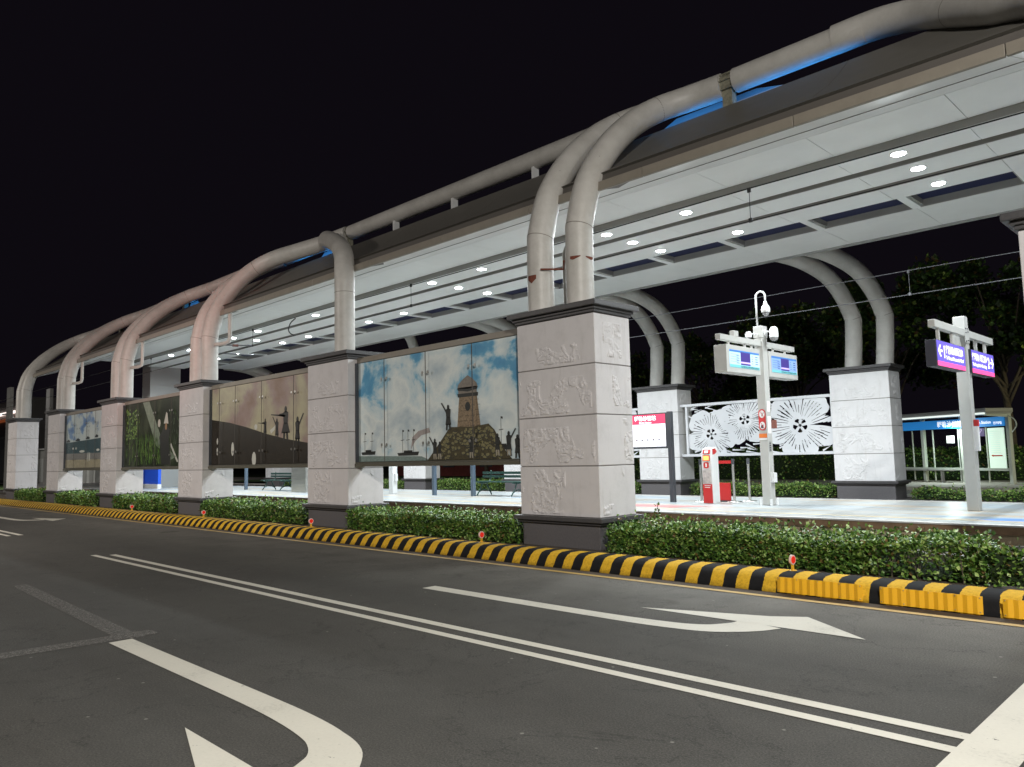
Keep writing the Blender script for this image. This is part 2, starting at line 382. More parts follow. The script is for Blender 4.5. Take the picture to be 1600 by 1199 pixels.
def turn_arrow(dx, ybase, sgn):
    # stem, sweep and stretched head of a turn arrow; ybase = stem centre, sgn = +1 turns to +Y
    b = MB(); z = .005
    cl = [(-7.92, 0), (-6.5, 0), (-5.2, .0), (-4.6, .02), (-4.2, .07), (-3.95, .16), (-3.8, .30), (-3.70, .45), (-3.66, .60)]
    cl = [tuple(q)[:2] for q in catmull([(x, y, 0) for x, y in cl], 5)]
    L = []; Rr = []
    for i, (x, y) in enumerate(cl):
        a = cl[max(i - 1, 0)]; c = cl[min(i + 1, len(cl) - 1)]
        tx, ty = c[0] - a[0], c[1] - a[1]; l = math.hypot(tx, ty); nx, ny = -ty / l, tx / l
        # near the bend the band keeps its sideways width but spreads along the lane
        u_ = i / 5; wd = .105 + .015 * min(1, max(0, (u_ - 2) / 2)) + (.03 * (u_ - 4) if u_ > 4 else 0)
        L.append((x + nx * wd + dx, ybase + sgn * (y + ny * wd), z)); Rr.append((x - nx * wd + dx, ybase + sgn * (y - ny * wd), z))
    for i in range(len(cl) - 1): b.face([L[i], L[i + 1], Rr[i + 1], Rr[i]])
    z += .001
    b.face([(-5.02 + dx, ybase + sgn * .57, z), (-2.68 + dx, ybase + sgn * .59, z), (-3.45 + dx, ybase + sgn * 1.17, z), (-3.75 + dx, ybase + sgn * .98, z)])
    return b.build('turn_arrow', M_white, road)
turn_arrow(0, 6.35, 1); turn_arrow(0, 2.63, -1); turn_arrow(-24.4, 6.35, 1)
b = MB(); b.face([(-12.8, 2.80, .004), (-8.0, 2.64, .004), (-7.9, 2.84, .004), (-12.8, 2.98, .004)])
b.face([(-8.45, -1.5, .005), (-8.2, -1.5, .005), (-7.95, 3.0, .005), (-8.2, 3.0, .005)]); b.build('erased_line', M_scuff, road)
b = MB()
prof = [(8.57, -.02), (8.585, .02), (8.68, .14), (8.74, .185), (8.82, .205), (9.02, .21), (9.10, .20), (9.13, .17), (9.14, -.02)]
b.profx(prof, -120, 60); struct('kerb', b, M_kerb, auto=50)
b = MB(); b.face([(-120, 9.13, .13), (60, 9.13, .13), (60, 10.85, .13), (-120, 10.85, .13)]); struct('planting_strip', b, M_soil)
b = MB(); b.face([(-150, 10.85, .12), (60, 10.85, .12), (60, 13.5, .12), (-150, 13.5, .12)])
b.face([(-150, 18.7, .12), (60, 18.7, .12), (60, 25.6, .12), (-150, 25.6, .12)]); tb = struct('trackbed', b, M_ballast)
for y in (11.18, 12.62, 20.2, 21.64):
    b = MB(); b.box(-150, 60, y - .035, y + .035, .12, .24); b.build('rail', M_rail, tb)
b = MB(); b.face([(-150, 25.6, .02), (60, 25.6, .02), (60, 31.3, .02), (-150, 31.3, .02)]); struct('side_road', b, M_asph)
b = MB(); b.box(-150, 60, 31.3, 37.5, -.02, .15); struct('pavement', b, mat('pavement_slabs', (.33, .31, .27), .8, noise=.2, nscale=4))
b = MB(); b.box(-150, 60, 25.45, 25.7, -.02, .2); struct('far_kerb', b, mat('kerb_concrete', (.5, .49, .46), .8, noise=.15, nscale=6))
# island platform
XL, XR = -62, 14
pf = thing('platform', None, None, (0, 13.4, .12)); tag(pf, kind='structure')
b = MB(); b.face([(XL, 13.62, .452), (XR, 13.62, .452), (XR, 18.48, .452), (XL, 18.48, .452)]); b.build('paving', M_plat, pf)
b = MB(); b.box(XL, XR, 13.40, 13.62, .425, .45); b.box(XL, XR, 18.48, 18.70, .425, .45); b.build('coping', M_cop, pf)
b = MB(); b.box(XL, XR, 13.50, 18.6, .12, .30); b.build('wall', M_conc, pf)
b = MB(); b.box(XL, XR, 13.43, 18.67, .302, .424); b.build('shaded_nosing', mat('nosing_shade_brown', (.16, .10, .055), .8, noise=.3, nscale=6), pf)  # dark brown colour paints the shadow under the platform edge
b = MB(); b.face([(-11.4, 15.1, .456), (-9.0, 15.1, .456), (-9.6, 14.5, .456), (-12.0, 14.5, .456)]); b.build('red_paving', mat('red_tiles', (.62, .20, .20), .4, noise=.15, nscale=6), pf)
b = MB(); b.face([(-3.6, 14.1, .456), (-2.0, 14.1, .456), (-2.0, 14.55, .456), (-3.3, 14.55, .456)]); b.build('blue_paving', mat('blue_tiles', (.10, .22, .55), .4, noise=.15, nscale=6), pf)
b = MB(); b.face([(XL, 14.02, .455), (XR, 14.02, .455), (XR, 14.1, .455), (XL, 14.1, .455)]); b.build('tactile_line', mat('tactile_yellow', (.70, .58, .34), .6, noise=.2, nscale=10), pf)

# ------------------------------------------------------------------ relief pillars
from mathutils import noise as mnoise
def carving(W, zb, h, face, dep):
    # carved relief as real geometry: terraced shards a centimetre high, block by block
    b = MB(); st = .021
    areas = {'front': [(0, .02, .60, .02, .96, .05), (1, .05, .97, .04, .80, -.14), (2, .02, .95, .03, .80, .02), (3, .25, .92, .05, .45, -.10)],
             'side': [(0, .62, .97, .02, .98, .05), (0, .08, .6, .02, .25, -.15), (1, .70, .98, .05, .95, -.10), (2, .45, .97, .1, .8, -.15), (3, .22, .75, .12, .86, -.02)]}[face]
    Wf = W if face == 'front' else dep
    for (k, u0, u1, v0, v1, dens) in areas:
        za = zb + k * h + .012; n = max(3, int((u1 - u0) * Wf / st)); m_ = max(3, int((v1 - v0) * (h - .03) / st)); grid = []
        for j in range(m_ + 1):
            row = []
            for i in range(n + 1):
                fu, fv = i / n, j / m_
                u = (u0 + (u1 - u0) * fu) * Wf; v = za + (v0 + (v1 - v0) * fv) * (h - .03)
                q = Vector((u * 1.15, v * .85, k * 7.3 + (31 if face == 'side' else 0)))
                wq = q + .12 * Vector((mnoise.noise(q * 5), mnoise.noise(q * 5 + Vector((9, 2, 4))), 0))
                a1 = mnoise.noise(wq * 7.0); a2 = mnoise.noise(wq * 13.0 + Vector((3, 8, 1))); a3 = mnoise.noise(q * 2.4 + Vector((5, 5, 5)))
                edge = min(fu, 1 - fu, fv * 1.2, (1 - fv) * 1.2) * 7
                act = a3 + dens + .16 > .18 * (1 - min(1, edge)) + .0
                hh = 0
                if act and 0 < i < n and 0 < j < m_:
                    hh = (.011 if a1 > .06 else (.005 if a1 > -.12 else 0)) + (.006 if a2 > .12 else 0)
                    if abs(a1 - .28) < .035: hh -= .012
                row.append((u, v, max(0, hh)))
            grid.append(row)
        ids = {}
        for j in range(m_):
            for i in range(n):
                c = [grid[j][i], grid[j][i + 1], grid[j + 1][i + 1], grid[j + 1][i]]
                if max(x[2] for x in c) <= 0: continue
                f_ = []
                for (jj, ii) in ((j, i), (j, i + 1), (j + 1, i + 1), (j + 1, i)):
                    if (jj, ii) not in ids:
                        u, v, hh = grid[jj][ii]; p_ = (u, .0005 - hh, v) if face == 'front' else (W - .0005 + hh, u, v)
                        ids[(jj, ii)] = len(b.v); b.v.append(Vector(p_))
                    f_.append(ids[(jj, ii)])
                b.f.append(f_); b.m.append(0)
    return b
def make_pillar(name, label, cat, loc, stone, zb, zt, dep):
    t = thing(name, label, cat, loc, local=True)      # local origin = front left foot
    W = 1.75; z0 = .0; x0, x1, y0, y1 = 0, W, 0, dep
    b = MB(); b.box(x0 + .03, x1 - .02, y0, y1, 0, zb - .12); b.build('plinth', M_plinth, t, bevel=.012)
    b = MB(); b.box(x0 - .04, x1 + .04, y0 - .05, y1 + .05, zb - .12, zb - .075); b.box(x0 - .10, x1 + .10, y0 - .10, y1 + .10, zb - .075, zb); b.build('ledge', M_cap, t, bevel=.01)
    b = MB(); h = (zt - zb) / 4
    for k in range(4):
        b.box(x0, x1, y0, y1, zb + .004 + k * h, zb + (k + 1) * h - .012, 0)
    for k in range(4): b.box(x0 + .012, x1 - .012, y0 + .012, y1 - .012, zb + (k + 1) * h - .012, zb + (k + 1) * h + .004, 1)
    b.build('shaft', [stone, M_joint], t, bevel=.008)
    carving(W, zb, h, 'front', dep).build('front_carving', stone, t); carving(W, zb, h, 'side', dep).build('side_carving', stone, t)
    b = MB(); b.box(x0 - .03, x1 + .03, y0 - .03, y1 + .03, zt + .004, zt + .05); b.box(x0 - .06, x1 + .06, y0 - .06, y1 + .06, zt + .05, zt + .10)
    b.box(x0 - .13, x1 + .13, y0 - .13, y1 + .13, zt + .10, zt + .19); b.build('cap', M_cap, t, bevel=.01)
    return t
NX = {1: -1.84, 2: -9.488, 3: -16.659, 4: -24.414, 5: -31.809, 6: -38.996, 7: -46.253}
Z0 = .13
near = make_pillar('relief_pillar', 'nearest carved stone pillar, right of the watchtower mural, twin pipes rising from its cap', 'pillar', (NX[2], 9.69, Z0), M_stone, .641 - Z0, 3.963 - Z0, .956)
near['group'] = 'carved pillars along the kerb'
NL = {1: 'carved stone pillar cut off by the right edge, only corner and dark cap showing',
      3: 'carved pillar with a single pipe, between the watchtower mural and the battle mural',
      4: 'carved stone pillar between the jungle mural and the battle mural, twin pipes on its cap',
      5: 'carved stone pillar between the seascape mural and the jungle mural',
      6: 'carved stone pillar at the left end of the small seascape mural',
      7: 'farthest carved pillar of the kerb row, no mural beside it, at left edge'}
for i in (1, 3, 4, 5, 6, 7): dup(near, (NX[i], 9.69, Z0), NL[i])
FX = {i: -9.786 - 7.255 * (i - 1) for i in range(1, 7)}
far = make_pillar('relief_pillar', 'pale carved pillar across the platform, right of the white flower screen', 'pillar', (FX[1], 23.785, .11), M_stoneF, .668 - .11, 3.926 - .11, .92)
far['group'] = 'carved pillars beyond the platform'
FL = {2: 'pale carved pillar left of the flower screen, behind the red route map',
      3: 'pale carved pillar with its foot seen under the right end of the watchtower mural',
      4: 'pale carved pillar with its foot seen under the left half of the watchtower mural',
      5: 'pale carved pillar across the platform, almost hidden behind the single-pipe kerb pillar',
      6: 'pale carved pillar with its foot seen above the green bench under the battle mural'}
for i in range(2, 7): dup(far, (FX[i], 23.785, .11), FL[i])

# ------------------------------------------------------------------ arch pipes
PR = .245
def pipe(name, path, label, r=PR, group='white arch pipes', kink=2, seg=28, extra=None):
    P = [Vector(p_) for p_ in path]
    pts = P[:kink] + catmull(P[kink:], 6)
    base = P[0]
    b = MB(); b.tube(pts, r, seg)
    t = thing(name, label, 'pipe', tuple(base), group)
    o = b.build('tube', M_pipe, t, auto=38)
    b = MB(); b.tube([P[0], P[0] + Vector((0, 0, .04))], r + .03, seg); b.build('base_collar', M_pipe, t, auto=38)
    for q in (2, 26):
        if q + 1 < len(pts):
            d = (pts[q + 1] - pts[q]).normalized(); b = MB(); b.tube([pts[q] - d * .007, pts[q] + d * .007], r + .0025, seg, caps=False); b.build('weld_seam', M_seam, t, auto=38)
    return t
ZC = 4.155
SH = [(0, 10.2, 5.0), (0.02, 10.2, 5.62), (.08, 10.42, 6.45), (.15, 10.95, 7.22), (.2, 11.65, 7.86), (.35, 12.3, 8.30), (.85, 12.7, 8.49), (1.5, 12.8, 8.52)]
names = {2: 'on the nearest pillar beside the watchtower mural', 5: 'on the pillar left of the jungle mural', 6: 'on the pillar left of the seascape mural', 7: 'on the farthest kerb pillar'}
for i in (2, 5, 6, 7):
    for off, side in ((.138, 'left'), (1.068, 'right')):
        bx = NX[i] + off
        pth = [(bx, 10.2, ZC)] + [(bx + a, y, z) for a, y, z in SH[:(8 if side == 'right' else 7)]]
        pipe('arch_pipe', pth, f'{side} one of the two pipes {names[i]}')
pipe('arch_pipe', [(-24.276, 10.2, ZC)] + [(-24.276 + a, y, z) for a, y, z in SH[:7]], 'left one of the two pipes on the pillar between jungle mural and battle mural')
pipe('arch_pipe', [(-23.4, 10.2, ZC), (-23.4, 10.2, 5.0), (-23.42, 10.2, 5.55), (-23.42, 10.35, 6.25), (-23.34, 10.6, 6.80), (-23.12, 11.0, 7.43), (-22.8, 11.4, 7.86), (-22.25, 11.75, 8.12), (-21.4, 12.05, 8.22), (-20.6, 12.4, 8.34), (-19.6, 12.75, 8.5)], 'right one of the two pipes on the pillar between jungle mural and battle mural')
pipe('arch_pipe', [(-15.82, 10.2, ZC), (-15.82, 10.2, 5.2), (-15.82, 10.2, 5.7), (-15.86, 10.22, 6.2), (-16.2, 10.42, 6.75), (-17.0, 10.8, 7.24), (-18.4, 11.45, 7.80), (-19.7, 12.1, 8.25), (-20.6, 12.6, 8.42)], 'single pipe standing alone on the pillar left of the watchtower mural')
pipe('arch_pipe', [(-1.2, 10.2, ZC), (-1.2, 10.2, 5.2), (-1.2, 10.2, 5.7), (-1.3, 10.45, 6.45), (-1.65, 11.0, 7.1), (-2.25, 11.6, 7.52), (-2.85, 12.2, 7.98), (-3.45, 12.62, 8.35), (-4.1, 12.8, 8.55), (-4.8, 12.8, 8.56)], 'pipe bending down out of the top right corner of the photo')
rd = thing('ridge_tube', 'long horizontal white tube running above the canopy edge over all the pillars', 'tube', (-25, 12.8, 8.2))
segs = [(-4.3, -6.65), (-6.95, -19.45), (-19.75, -31.65), (-31.95, -39.3), (-39.6, -44.4)]
for k, (a, c) in enumerate(segs):
    b = MB(); b.tube([(a, 12.8, 8.54), (c, 12.8, 8.54)], .225 if k % 2 == 0 else .215, 28); b.build('tube_length', M_pipe, rd, auto=38)
b0 = MB()
for x in (-6.8, -19.6, -31.8, -39.45):
    b = MB(); b.tube([(x - .16, 12.8, 8.54), (x + .16, 12.8, 8.54)], .17, 20, 0)
    b.box(x - .10, x + .10, 12.72, 12.88, 8.0, 8.4, 0); b.box(x - .16, x + .16, 12.6, 13.0, 7.93, 7.99, 0)
    for a in range(8):
        an = a / 8 * 2 * math.pi; b.cyl((x - .17, 12.8 + .2 * math.cos(an), 8.54 + .2 * math.sin(an)), (x + .17, 12.8 + .2 * math.cos(an), 8.54 + .2 * math.sin(an)), .014, 6)
    b.build('joint_clamp', mat('joint_metal', (.25, .24, .18), .6, noise=.4, nscale=14), rd, auto=40)
for x in (-9.6, -11.8, -14.68, -17.2, -26.5, -29.0, -35.5):
    b = MB(); b.box(x - .035, x + .035, 12.7, 12.88, 7.92, 8.36); b.build('strut', M_white_m, rd)
FSH = [(.06, 24.2, 4.8), (.1, 24.2, 5.62), (-.10, 24.0, 6.35), (-.38, 23.6, 6.98), (-.82, 23.05, 7.42), (-1.35, 22.4, 7.68), (-2.1, 21.7, 7.85)]
for i in (1, 2, 3, 5, 6):
    for off, side in ((.60, 'left'), (1.53, 'right')):
        bx = FX[i] + off
        pipe('arch_pipe', [(bx, 24.2, 4.11)] + [(bx + a, y, z) for a, y, z in FSH],
             f'{side} far pipe on the pale pillar ' + {1: 'right of the flower screen', 2: 'left of the flower screen', 3: 'behind the right end of the watchtower mural', 5: 'behind the single-pipe pillar', 6: 'above the green bench'}[i],
             group='far arch pipes')
bx = FX[4] + .9
pipe('arch_pipe', [(bx, 24.2, 4.11)] + [(bx - a, y, z) for a, y, z in FSH], 'far pipe bending right, seen above the middle of the watchtower mural', group='far arch pipes')
# thin downpipes
t = thing('drain_pipe', 'thin white drain pipe standing between the twin pipes of the nearest pillar', 'drain pipe', (-8.93, 10.38, 4.15))
b = MB(); b.tube([(-8.93, 10.42, 4.15), (-8.93, 10.42, 5.3), (-8.92, 10.5, 5.45), (-8.9, 10.62, 5.55)], .055, 12); b.build('tube', M_pipe, t, auto=40)
b = MB(); b.tube([(-9.15, 9.99, 4.98), (-8.93, 10.36, 5.0), (-8.62, 10.02, 5.03)], .018, 8); b.build('strap', M_rust, t)
for k, x in enumerate((-22.68, -30.0, -37.2)):
    b = MB(); b.tube([(x, 10.5, 6.35), (x, 10.5, 5.5), (x - .03, 10.48, 5.38), (x - .14, 10.4, 5.33), (x - .6, 10.25, 5.33)], .06, 12)
    tag(b.build('drain_pipe', M_pipe, loc=(x, 10.5, 5.33), auto=40), ['bent white drain pipe under the canopy edge left of the battle mural', 'bent white drain pipe under the canopy edge above the jungle mural', 'bent white drain pipe at the pillar left of the seascape mural'][k], 'drain pipe', 'bent drain pipes')
# rust scabs on the two nearest pipes (paint flaked off, a few mm proud shells)
def scab(bx, z, a0, a1, h, tip):
    b = MB(); n = 8; top = []; bot = []
    for k in range(n + 1):
        a = R(a0 + (a1 - a0) * k / n); rr = PR + .003
        hh = h * (.35 + .65 * (1 - abs((k / n) - tip) * 1.6)) if abs(k / n - tip) < .6 else h * .2
        top.append((bx + rr * math.sin(a), 10.2 - rr * math.cos(a), z)); bot.append((bx + rr * math.sin(a), 10.2 - rr * math.cos(a), z - hh))
    for k in range(n): b.face([bot[k], bot[k + 1], top[k + 1], top[k]])
    return b
pp = [o for o in bpy.data.objects if o.name.startswith('arch_pipe') and o.type == 'EMPTY']
for (o_, bx, z, a0, a1, h, tip) in ((pp[0], -9.35, 4.90, -22, 24, .15, .5), (pp[1], -8.42, 5.06, 0, 45, .07, .3), (pp[1], -8.42, 5.05, 66, 110, .06, .6)):
    scab(bx, z, a0, a1, h, tip).build('rust_patch', M_rust, o_)

# ------------------------------------------------------------------ canopy
cx0, cx1 = -42.8, 3.4
can = thing('station_canopy', 'long white station canopy with stepped soffit and row of roof lights over the platform', 'canopy', (-20, 16, 6.2))
b = MB(); x = 3.3
while x > -45.9:
    x2 = max(x - 2.62, -46.2)
    b.profx([(10.45, 6.27), (10.45, 6.30), (12.9, 7.10), (12.9, 7.07)], x2 + .007, x - .007); x = x2
b.build('wing_soffit', mat('wing_panel', (.74, .74, .72), .55, noise=.04, nscale=1.3), can)
b = MB(); b.profx([(11.7, 6.665), (11.715, 6.67), (11.715, 6.69), (11.7, 6.69)], -46.2, cx1); b.build('wing_seam', M_slot, can)
b = MB(); x = 3.35
while x > cx0:
    x2 = max(x - 2.2, cx0)
    for (ya, yb, zz) in ((12.91, 14.15, 7.07), (14.18, 14.95, 6.93), (15.23, 16.05, 6.93), (16.33, 17.2, 6.93), (17.2, 17.5, 7.071), (18.75, 20.6, 7.07)):
        b.box(x2 + .006, x - .006, ya, yb, zz, 7.2)
    b.box(x - .09, x + .09, 17.5, 18.75, 7.075, 7.3)
    x = x2
b.build('soffit_panels', M_soff, can)
b = MB(); b.box(cx0, cx1, 12.95, 17.44, 7.21, 7.26); b.box(cx0, cx1, 18.8, 20.55, 7.21, 7.26)
for ya in (14.155, 15.205, 16.305): b.box(cx0, cx1, ya, ya + .022, 6.935, 7.2)  # grey sheets on the strip fronts, painting these unlit faces as shaded
for ya in (17.44, 18.72): b.box(cx0, cx1, ya, ya + .05, 7.085, 7.30)
x = 3.35
while x > cx0: b.box(x - .14, x - .10, 17.5, 18.72, 7.12, 7.29); b.box(x + .10, x + .14, 17.5, 18.72, 7.12, 7.29); x -= 2.2
b.build('slot_lining_and_shade', M_slot, can)
b = MB(); x = 3.35
while x > cx0 + 1:
    o_ = MB(); o_.box(x - 2.09, x - .11, 17.5, 18.72, 7.245, 7.27); o_.build('roof_light', M_sky, can); x -= 2.2
b = MB(); x = 3.3
while x > -45.9:
    x2 = max(x - 2.62, -46.2); b.box(x2 + .005, x - .005, 10.40, 10.46, 6.25, 6.41); x = x2
b.build('lip_trim', M_beige, can, bevel=.008)
for nx_ in (NX[2], NX[3], NX[4], NX[5], NX[6]):
    b = MB(); b.face([(nx_ + 1.42, 10.44, 6.262), (nx_ + 2.1, 10.44, 6.262), (nx_ + 1.42, 10.95, 6.42)]); b.build('notch', M_drec, can)
b = MB(); b.box(-46.2, cx1, 10.52, 10.6, 6.38, 6.6); b.build('gutter_recess', M_drec, can)
b = MB(); x = 3.3
while x > -46:
    x2 = max(x - 3.9, -46.2)
    pr = [(10.46, 6.58), (11.0, 6.86), (11.6, 7.24), (12.1, 7.62), (12.5, 7.97), (12.5, 7.93), (12.1, 7.56), (11.6, 7.18), (11.0, 6.80), (10.52, 6.56)]
    b.profx(pr, x2 + .006, x - .006); x = x2
b.build('roof_cladding', M_clad, can, auto=30)
b = MB(); b.profx([(12.5, 7.6), (12.5, 7.9), (13.2, 7.95), (20.7, 7.6), (20.7, 7.3), (20.6, 7.28), (12.95, 7.28)], cx0, cx1); b.build('roof', M_roof, can)
b = MB(); b.box(cx0, cx1, 20.6, 20.68, 7.02, 7.6); b.build('rear_fascia', M_greym, can)
for (xa, xb) in ((-9.5, -4.2), (-22.4, -19.0), (-32.6, -30.6)):  # added plates, cut to the outline of the blue glow they catch
    b = MB(); f_ = [(xa, 7.9), (xb, 7.9), (xb - (xb - xa) * .42, 8.42), (xa + (xb - xa) * .25, 8.42)]; b.add([(x, 13.15, z) for x, z in f_] + [(x, 13.2, z) for x, z in f_], [(0, 1, 2, 3), (7, 6, 5, 4), (0, 4, 5, 1), (1, 5, 6, 2), (2, 6, 7, 3), (3, 7, 4, 0)]); b.build('blue_glow_plate', mat('glow_plate_white', (.45, .45, .47), .5), can)
for (x, ln_, e) in ((-6.6, 4.2, 13), (-21.2, 3.0, 10), (-31.6, 1.6, 6)):
    o = lamp('AREA', (x, 12.95, 7.99), e, (.05, .36, 1.0), .3, (x, 12.95, 9), name='blue_strip_light'); o.data.shape = 'RECTANGLE'; o.data.size = ln_; o.data.size_y = .08

# ------------------------------------------------------------------ downlights
LR = {14.54: 'front', 15.6: 'middle', 16.83: 'rear'}
pos = []
for k in range(-1, 6):
    for y in (14.54, 15.6, 16.83): pos.append((-4.47 - 6.656 * k, y))
    for y in (14.54, 16.83): pos.append((-8.91 - 6.656 * k, y))
pos = [q for q in pos if q[0] > -40.5]
ordn = ['first', 'second', 'third', 'fourth', 'fifth', 'sixth', 'seventh', 'eighth', 'ninth', 'tenth', 'eleventh', 'twelfth', 'thirteenth', 'fourteenth', 'fifteenth', 'sixteenth']
proto = None
for y in (14.54, 15.6, 16.83):
    xs = sorted([q[0] for q in pos if q[1] == y], reverse=True)
    vis = 0
    for x in xs:
        if x > -3: lab = f'white downlight in the {LR[y]} row of the soffit, beyond the right photo edge'
        else: lab = f'round white downlight, {ordn[vis]} from the right in the {LR[y]} row of the soffit'; vis += 1
        if proto is None:
            proto = thing('downlight', lab, 'ceiling light', (x, y, 6.93), 'downlights in the canopy soffit', local=True)
            b = MB(); b.lathe((0, 0, 0), [(.118, -.002), (.135, -.010), (.15, -.009), (.155, -.0), (.155, .02)], 24); b.build('trim', M_trim, proto, smooth=True)
            b = MB(); b.lathe((0, 0, -.004), [(.0, -.018), (.06, -.016), (.105, -.008), (.122, .0)], 24); b.build('lens', M_lens, proto, smooth=True)
        else: dup(proto, (x, y, 6.93), lab)
        lamp('AREA', (x, y, 6.88), 148, (.90, .97, 1.0), .17, (x, y, 0), spread=170, name='downlight_light')
for (x, y, nth) in ((-7.9, 14.55, 'nearer'), (-6.9, 17.1, 'farther')):
    b = MB(); b.lathe((x, y, 7.07), [(0, -.02), (.07, -.02), (.09, -.005), (.09, 0)], 20); tag(b.build('ceiling_speaker', M_trim, loc=(x, y, 7.07), smooth=True), f'small unlit round ceiling fitting in the soffit, {nth} of the two', 'ceiling fitting', 'unlit ceiling fittings')

# ------------------------------------------------------------------ overhead line
def wireset(y, zm, zc, lab, drops, mt):
    t = thing('overhead_line', lab, 'wires', (-20, y, zc))
    b = MB(); b.tube([(x, y, zm + .0006 * ((x + 20) % 14 - 7) ** 2) for x in range(-90, 20, 2)], .011, 6); b.build('messenger_wire', mt, t)
    b = MB(); b.tube([(-90, y, zc), (20, y, zc)], .011, 6); b.build('contact_wire', mt, t)
    for x in drops:
        b = MB(); b.cyl((x, y, zc), (x, y, zm), .006, 6); b.box(x - .03, x + .03, y - .015, y + .015, zm - .04, zm + .04); b.box(x - .03, x + .03, y - .015, y + .015, zc - .02, zc + .05); b.build('dropper', mt, t)
M_dw = mat('dark_wire', (.02, .02, .02), .6)
wireset(11.9, 6.06, 5.52, 'dark pair of overhead tram wires with droppers hanging under the canopy', (-6.05, -15.4, -24.0, -33.0), M_dw)
wireset(20.9, 6.12, 5.52, 'pale pair of overhead tram wires crossing the dark gap behind the display post', (-6.4, -20.0, -34.0), M_wire)
t = thing('cantilever_arm', 'insulated wire bracket with hanging cable near the battle mural pipes', 'wire bracket', (-26.5, 11.9, 5.6))
b = MB(); b.tube([(-26.6, 13.2, 5.95), (-26.5, 11.9, 5.86)], .022, 8); b.tube([(-26.6, 13.2, 5.6), (-26.5, 11.9, 5.56)], .018, 8); b.build('arm', M_dgrey, t)
b = MB(); b.cyl((-26.55, 12.6, 5.9), (-26.54, 12.4, 5.885), .05, 10); b.build('insulator', mat('insulator_brown', (.12, .05, .04), .3), t)
b = MB(); b.tube(catmull([(-21.2, 11.9, 6.05), (-21.6, 11.95, 5.95), (-21.7, 11.95, 5.75), (-21.5, 11.93, 5.6), (-21.2, 11.9, 5.52)]), .018, 8); b.build('hanging_cable', M_black, t)

# ------------------------------------------------------------------ murals
def P2(x, z, y): return (x, y, z)
def mural(x0, x1, seams, label, art, group='glass covered photo murals'):
    t = thing('mural_panel', label, 'mural', ((x0 + x1) / 2, 9.95, 1.5), group)
    yb = 9.96
    b = MB(); b.box(x0, x1, 9.93, 10.13, 3.865, 3.985); b.build('top_rail', M_beige, t, bevel=.006)
    b = MB(); b.box(x0, x1, 9.86, 10.13, 1.50, 1.57); b.box(x0, x1, 9.88, 10.1, 1.572, 1.60); b.build('bottom_rail', mat('rail_olive', (.10, .095, .07), .4), t, bevel=.006)
    b = MB(); b.box(x0, x1, 10.0, 10.12, 1.60, 3.86); b.box(x0, x0 + .03, 9.88, 10.0, 1.60, 3.86); b.box(x1 - .03, x1, 9.88, 10.0, 1.60, 3.86); b.build('back_box', M_dgrey, t)
    b = MB(); mats = art(b, x0 + .03, x1 - .03, yb); b.build('mural_print', mats, t)
    e = [x0 + .035] + list(seams) + [x1 - .035]
    for s_ in seams:
        g_ = MB(); g_.box(s_ - .008, s_ + .008, 9.892, 9.90, 1.61, 3.85); g_.build('pane_seam', M_drec, t)
    for a, c in zip(e[:-1], e[1:]):
        g_ = MB(); g_.face([(a + .006, 9.892, 1.61), (c - .006, 9.892, 1.61), (c - .006, 9.892, 3.85), (a + .006, 9.892, 3.85)]); g_.build('glass_pane', M_glass, t)
    for s in seams:
        for dx in (-.09, .09):
            for z in (3.42, 1.97):
                g_ = MB(); g_.cyl((s + dx, 9.889, z), (s + dx, 9.881, z), .032, 16); g_.build('bolt', M_steel, t, auto=40)
    return t
def figure(b, x, z, h, mi, y, arm=0, gun=0, skirt=0):
    # standing printed figure: head, torso, legs, arms as flat ink shapes
    w_ = h * .17
    b.face([P2(x + w_ * .45 * math.cos(k * .785), z + h * .92 + w_ * .6 * math.sin(k * .785), y) for k in range(8)], mi)
    b.face([P2(x - w_ * .9, z + h * .82, y), P2(x - w_ * .7, z + h * .5, y), P2(x + w_ * .7, z + h * .5, y), P2(x + w_ * .9, z + h * .82, y), P2(x + w_ * .3, z + h * .87, y), P2(x - w_ * .3, z + h * .87, y)], mi)
    s_ = 1.5 if skirt else 1
    b.face([P2(x - w_ * .7, z + h * .52, y), P2(x - w_ * 1.0 * s_, z + h * .22, y), P2(x + w_ * 1.0 * s_, z + h * .22, y), P2(x + w_ * .7, z + h * .52, y)], mi)
    b.face([P2(x - w_ * .8, z + h * .25, y), P2(x - w_ * .9, z, y), P2(x - w_ * .3, z, y), P2(x - w_ * .1, z + h * .25, y)], mi)
    b.face([P2(x + w_ * .1, z + h * .25, y), P2(x + w_ * .35, z, y), P2(x + w_ * .95, z, y), P2(x + w_ * .8, z + h * .25, y)], mi)
    if arm:
        b.face([P2(x + arm * w_ * .8, z + h * .82, y), P2(x + arm * w_ * 2.2, z + h * (1.12 if gun == 0 else .80), y), P2(x + arm * w_ * 2.6, z + h * (1.10 if gun == 0 else .76), y), P2(x + arm * w_ * .8, z + h * .70, y)], mi)
    if gun:
        b.face([P2(x + arm * w_ * .2, z + h * .76, y), P2(x + arm * w_ * 5.2, z + h * .82, y), P2(x + arm * w_ * 5.2, z + h * .79, y), P2(x + arm * w_ * .2, z + h * .70, y)], mi)
def blob(b, x, z, rx, rz, mi, y, n=14, rnd=None, j=.0):
    b.face([P2(x + rx * math.cos(k * 2 * math.pi / n) * (1 + (rnd.uniform(-j, j) if rnd else 0)), z + rz * math.sin(k * 2 * math.pi / n) * (1 + (rnd.uniform(-j, j) if rnd else 0)), y) for k in range(n)][::1], mi)
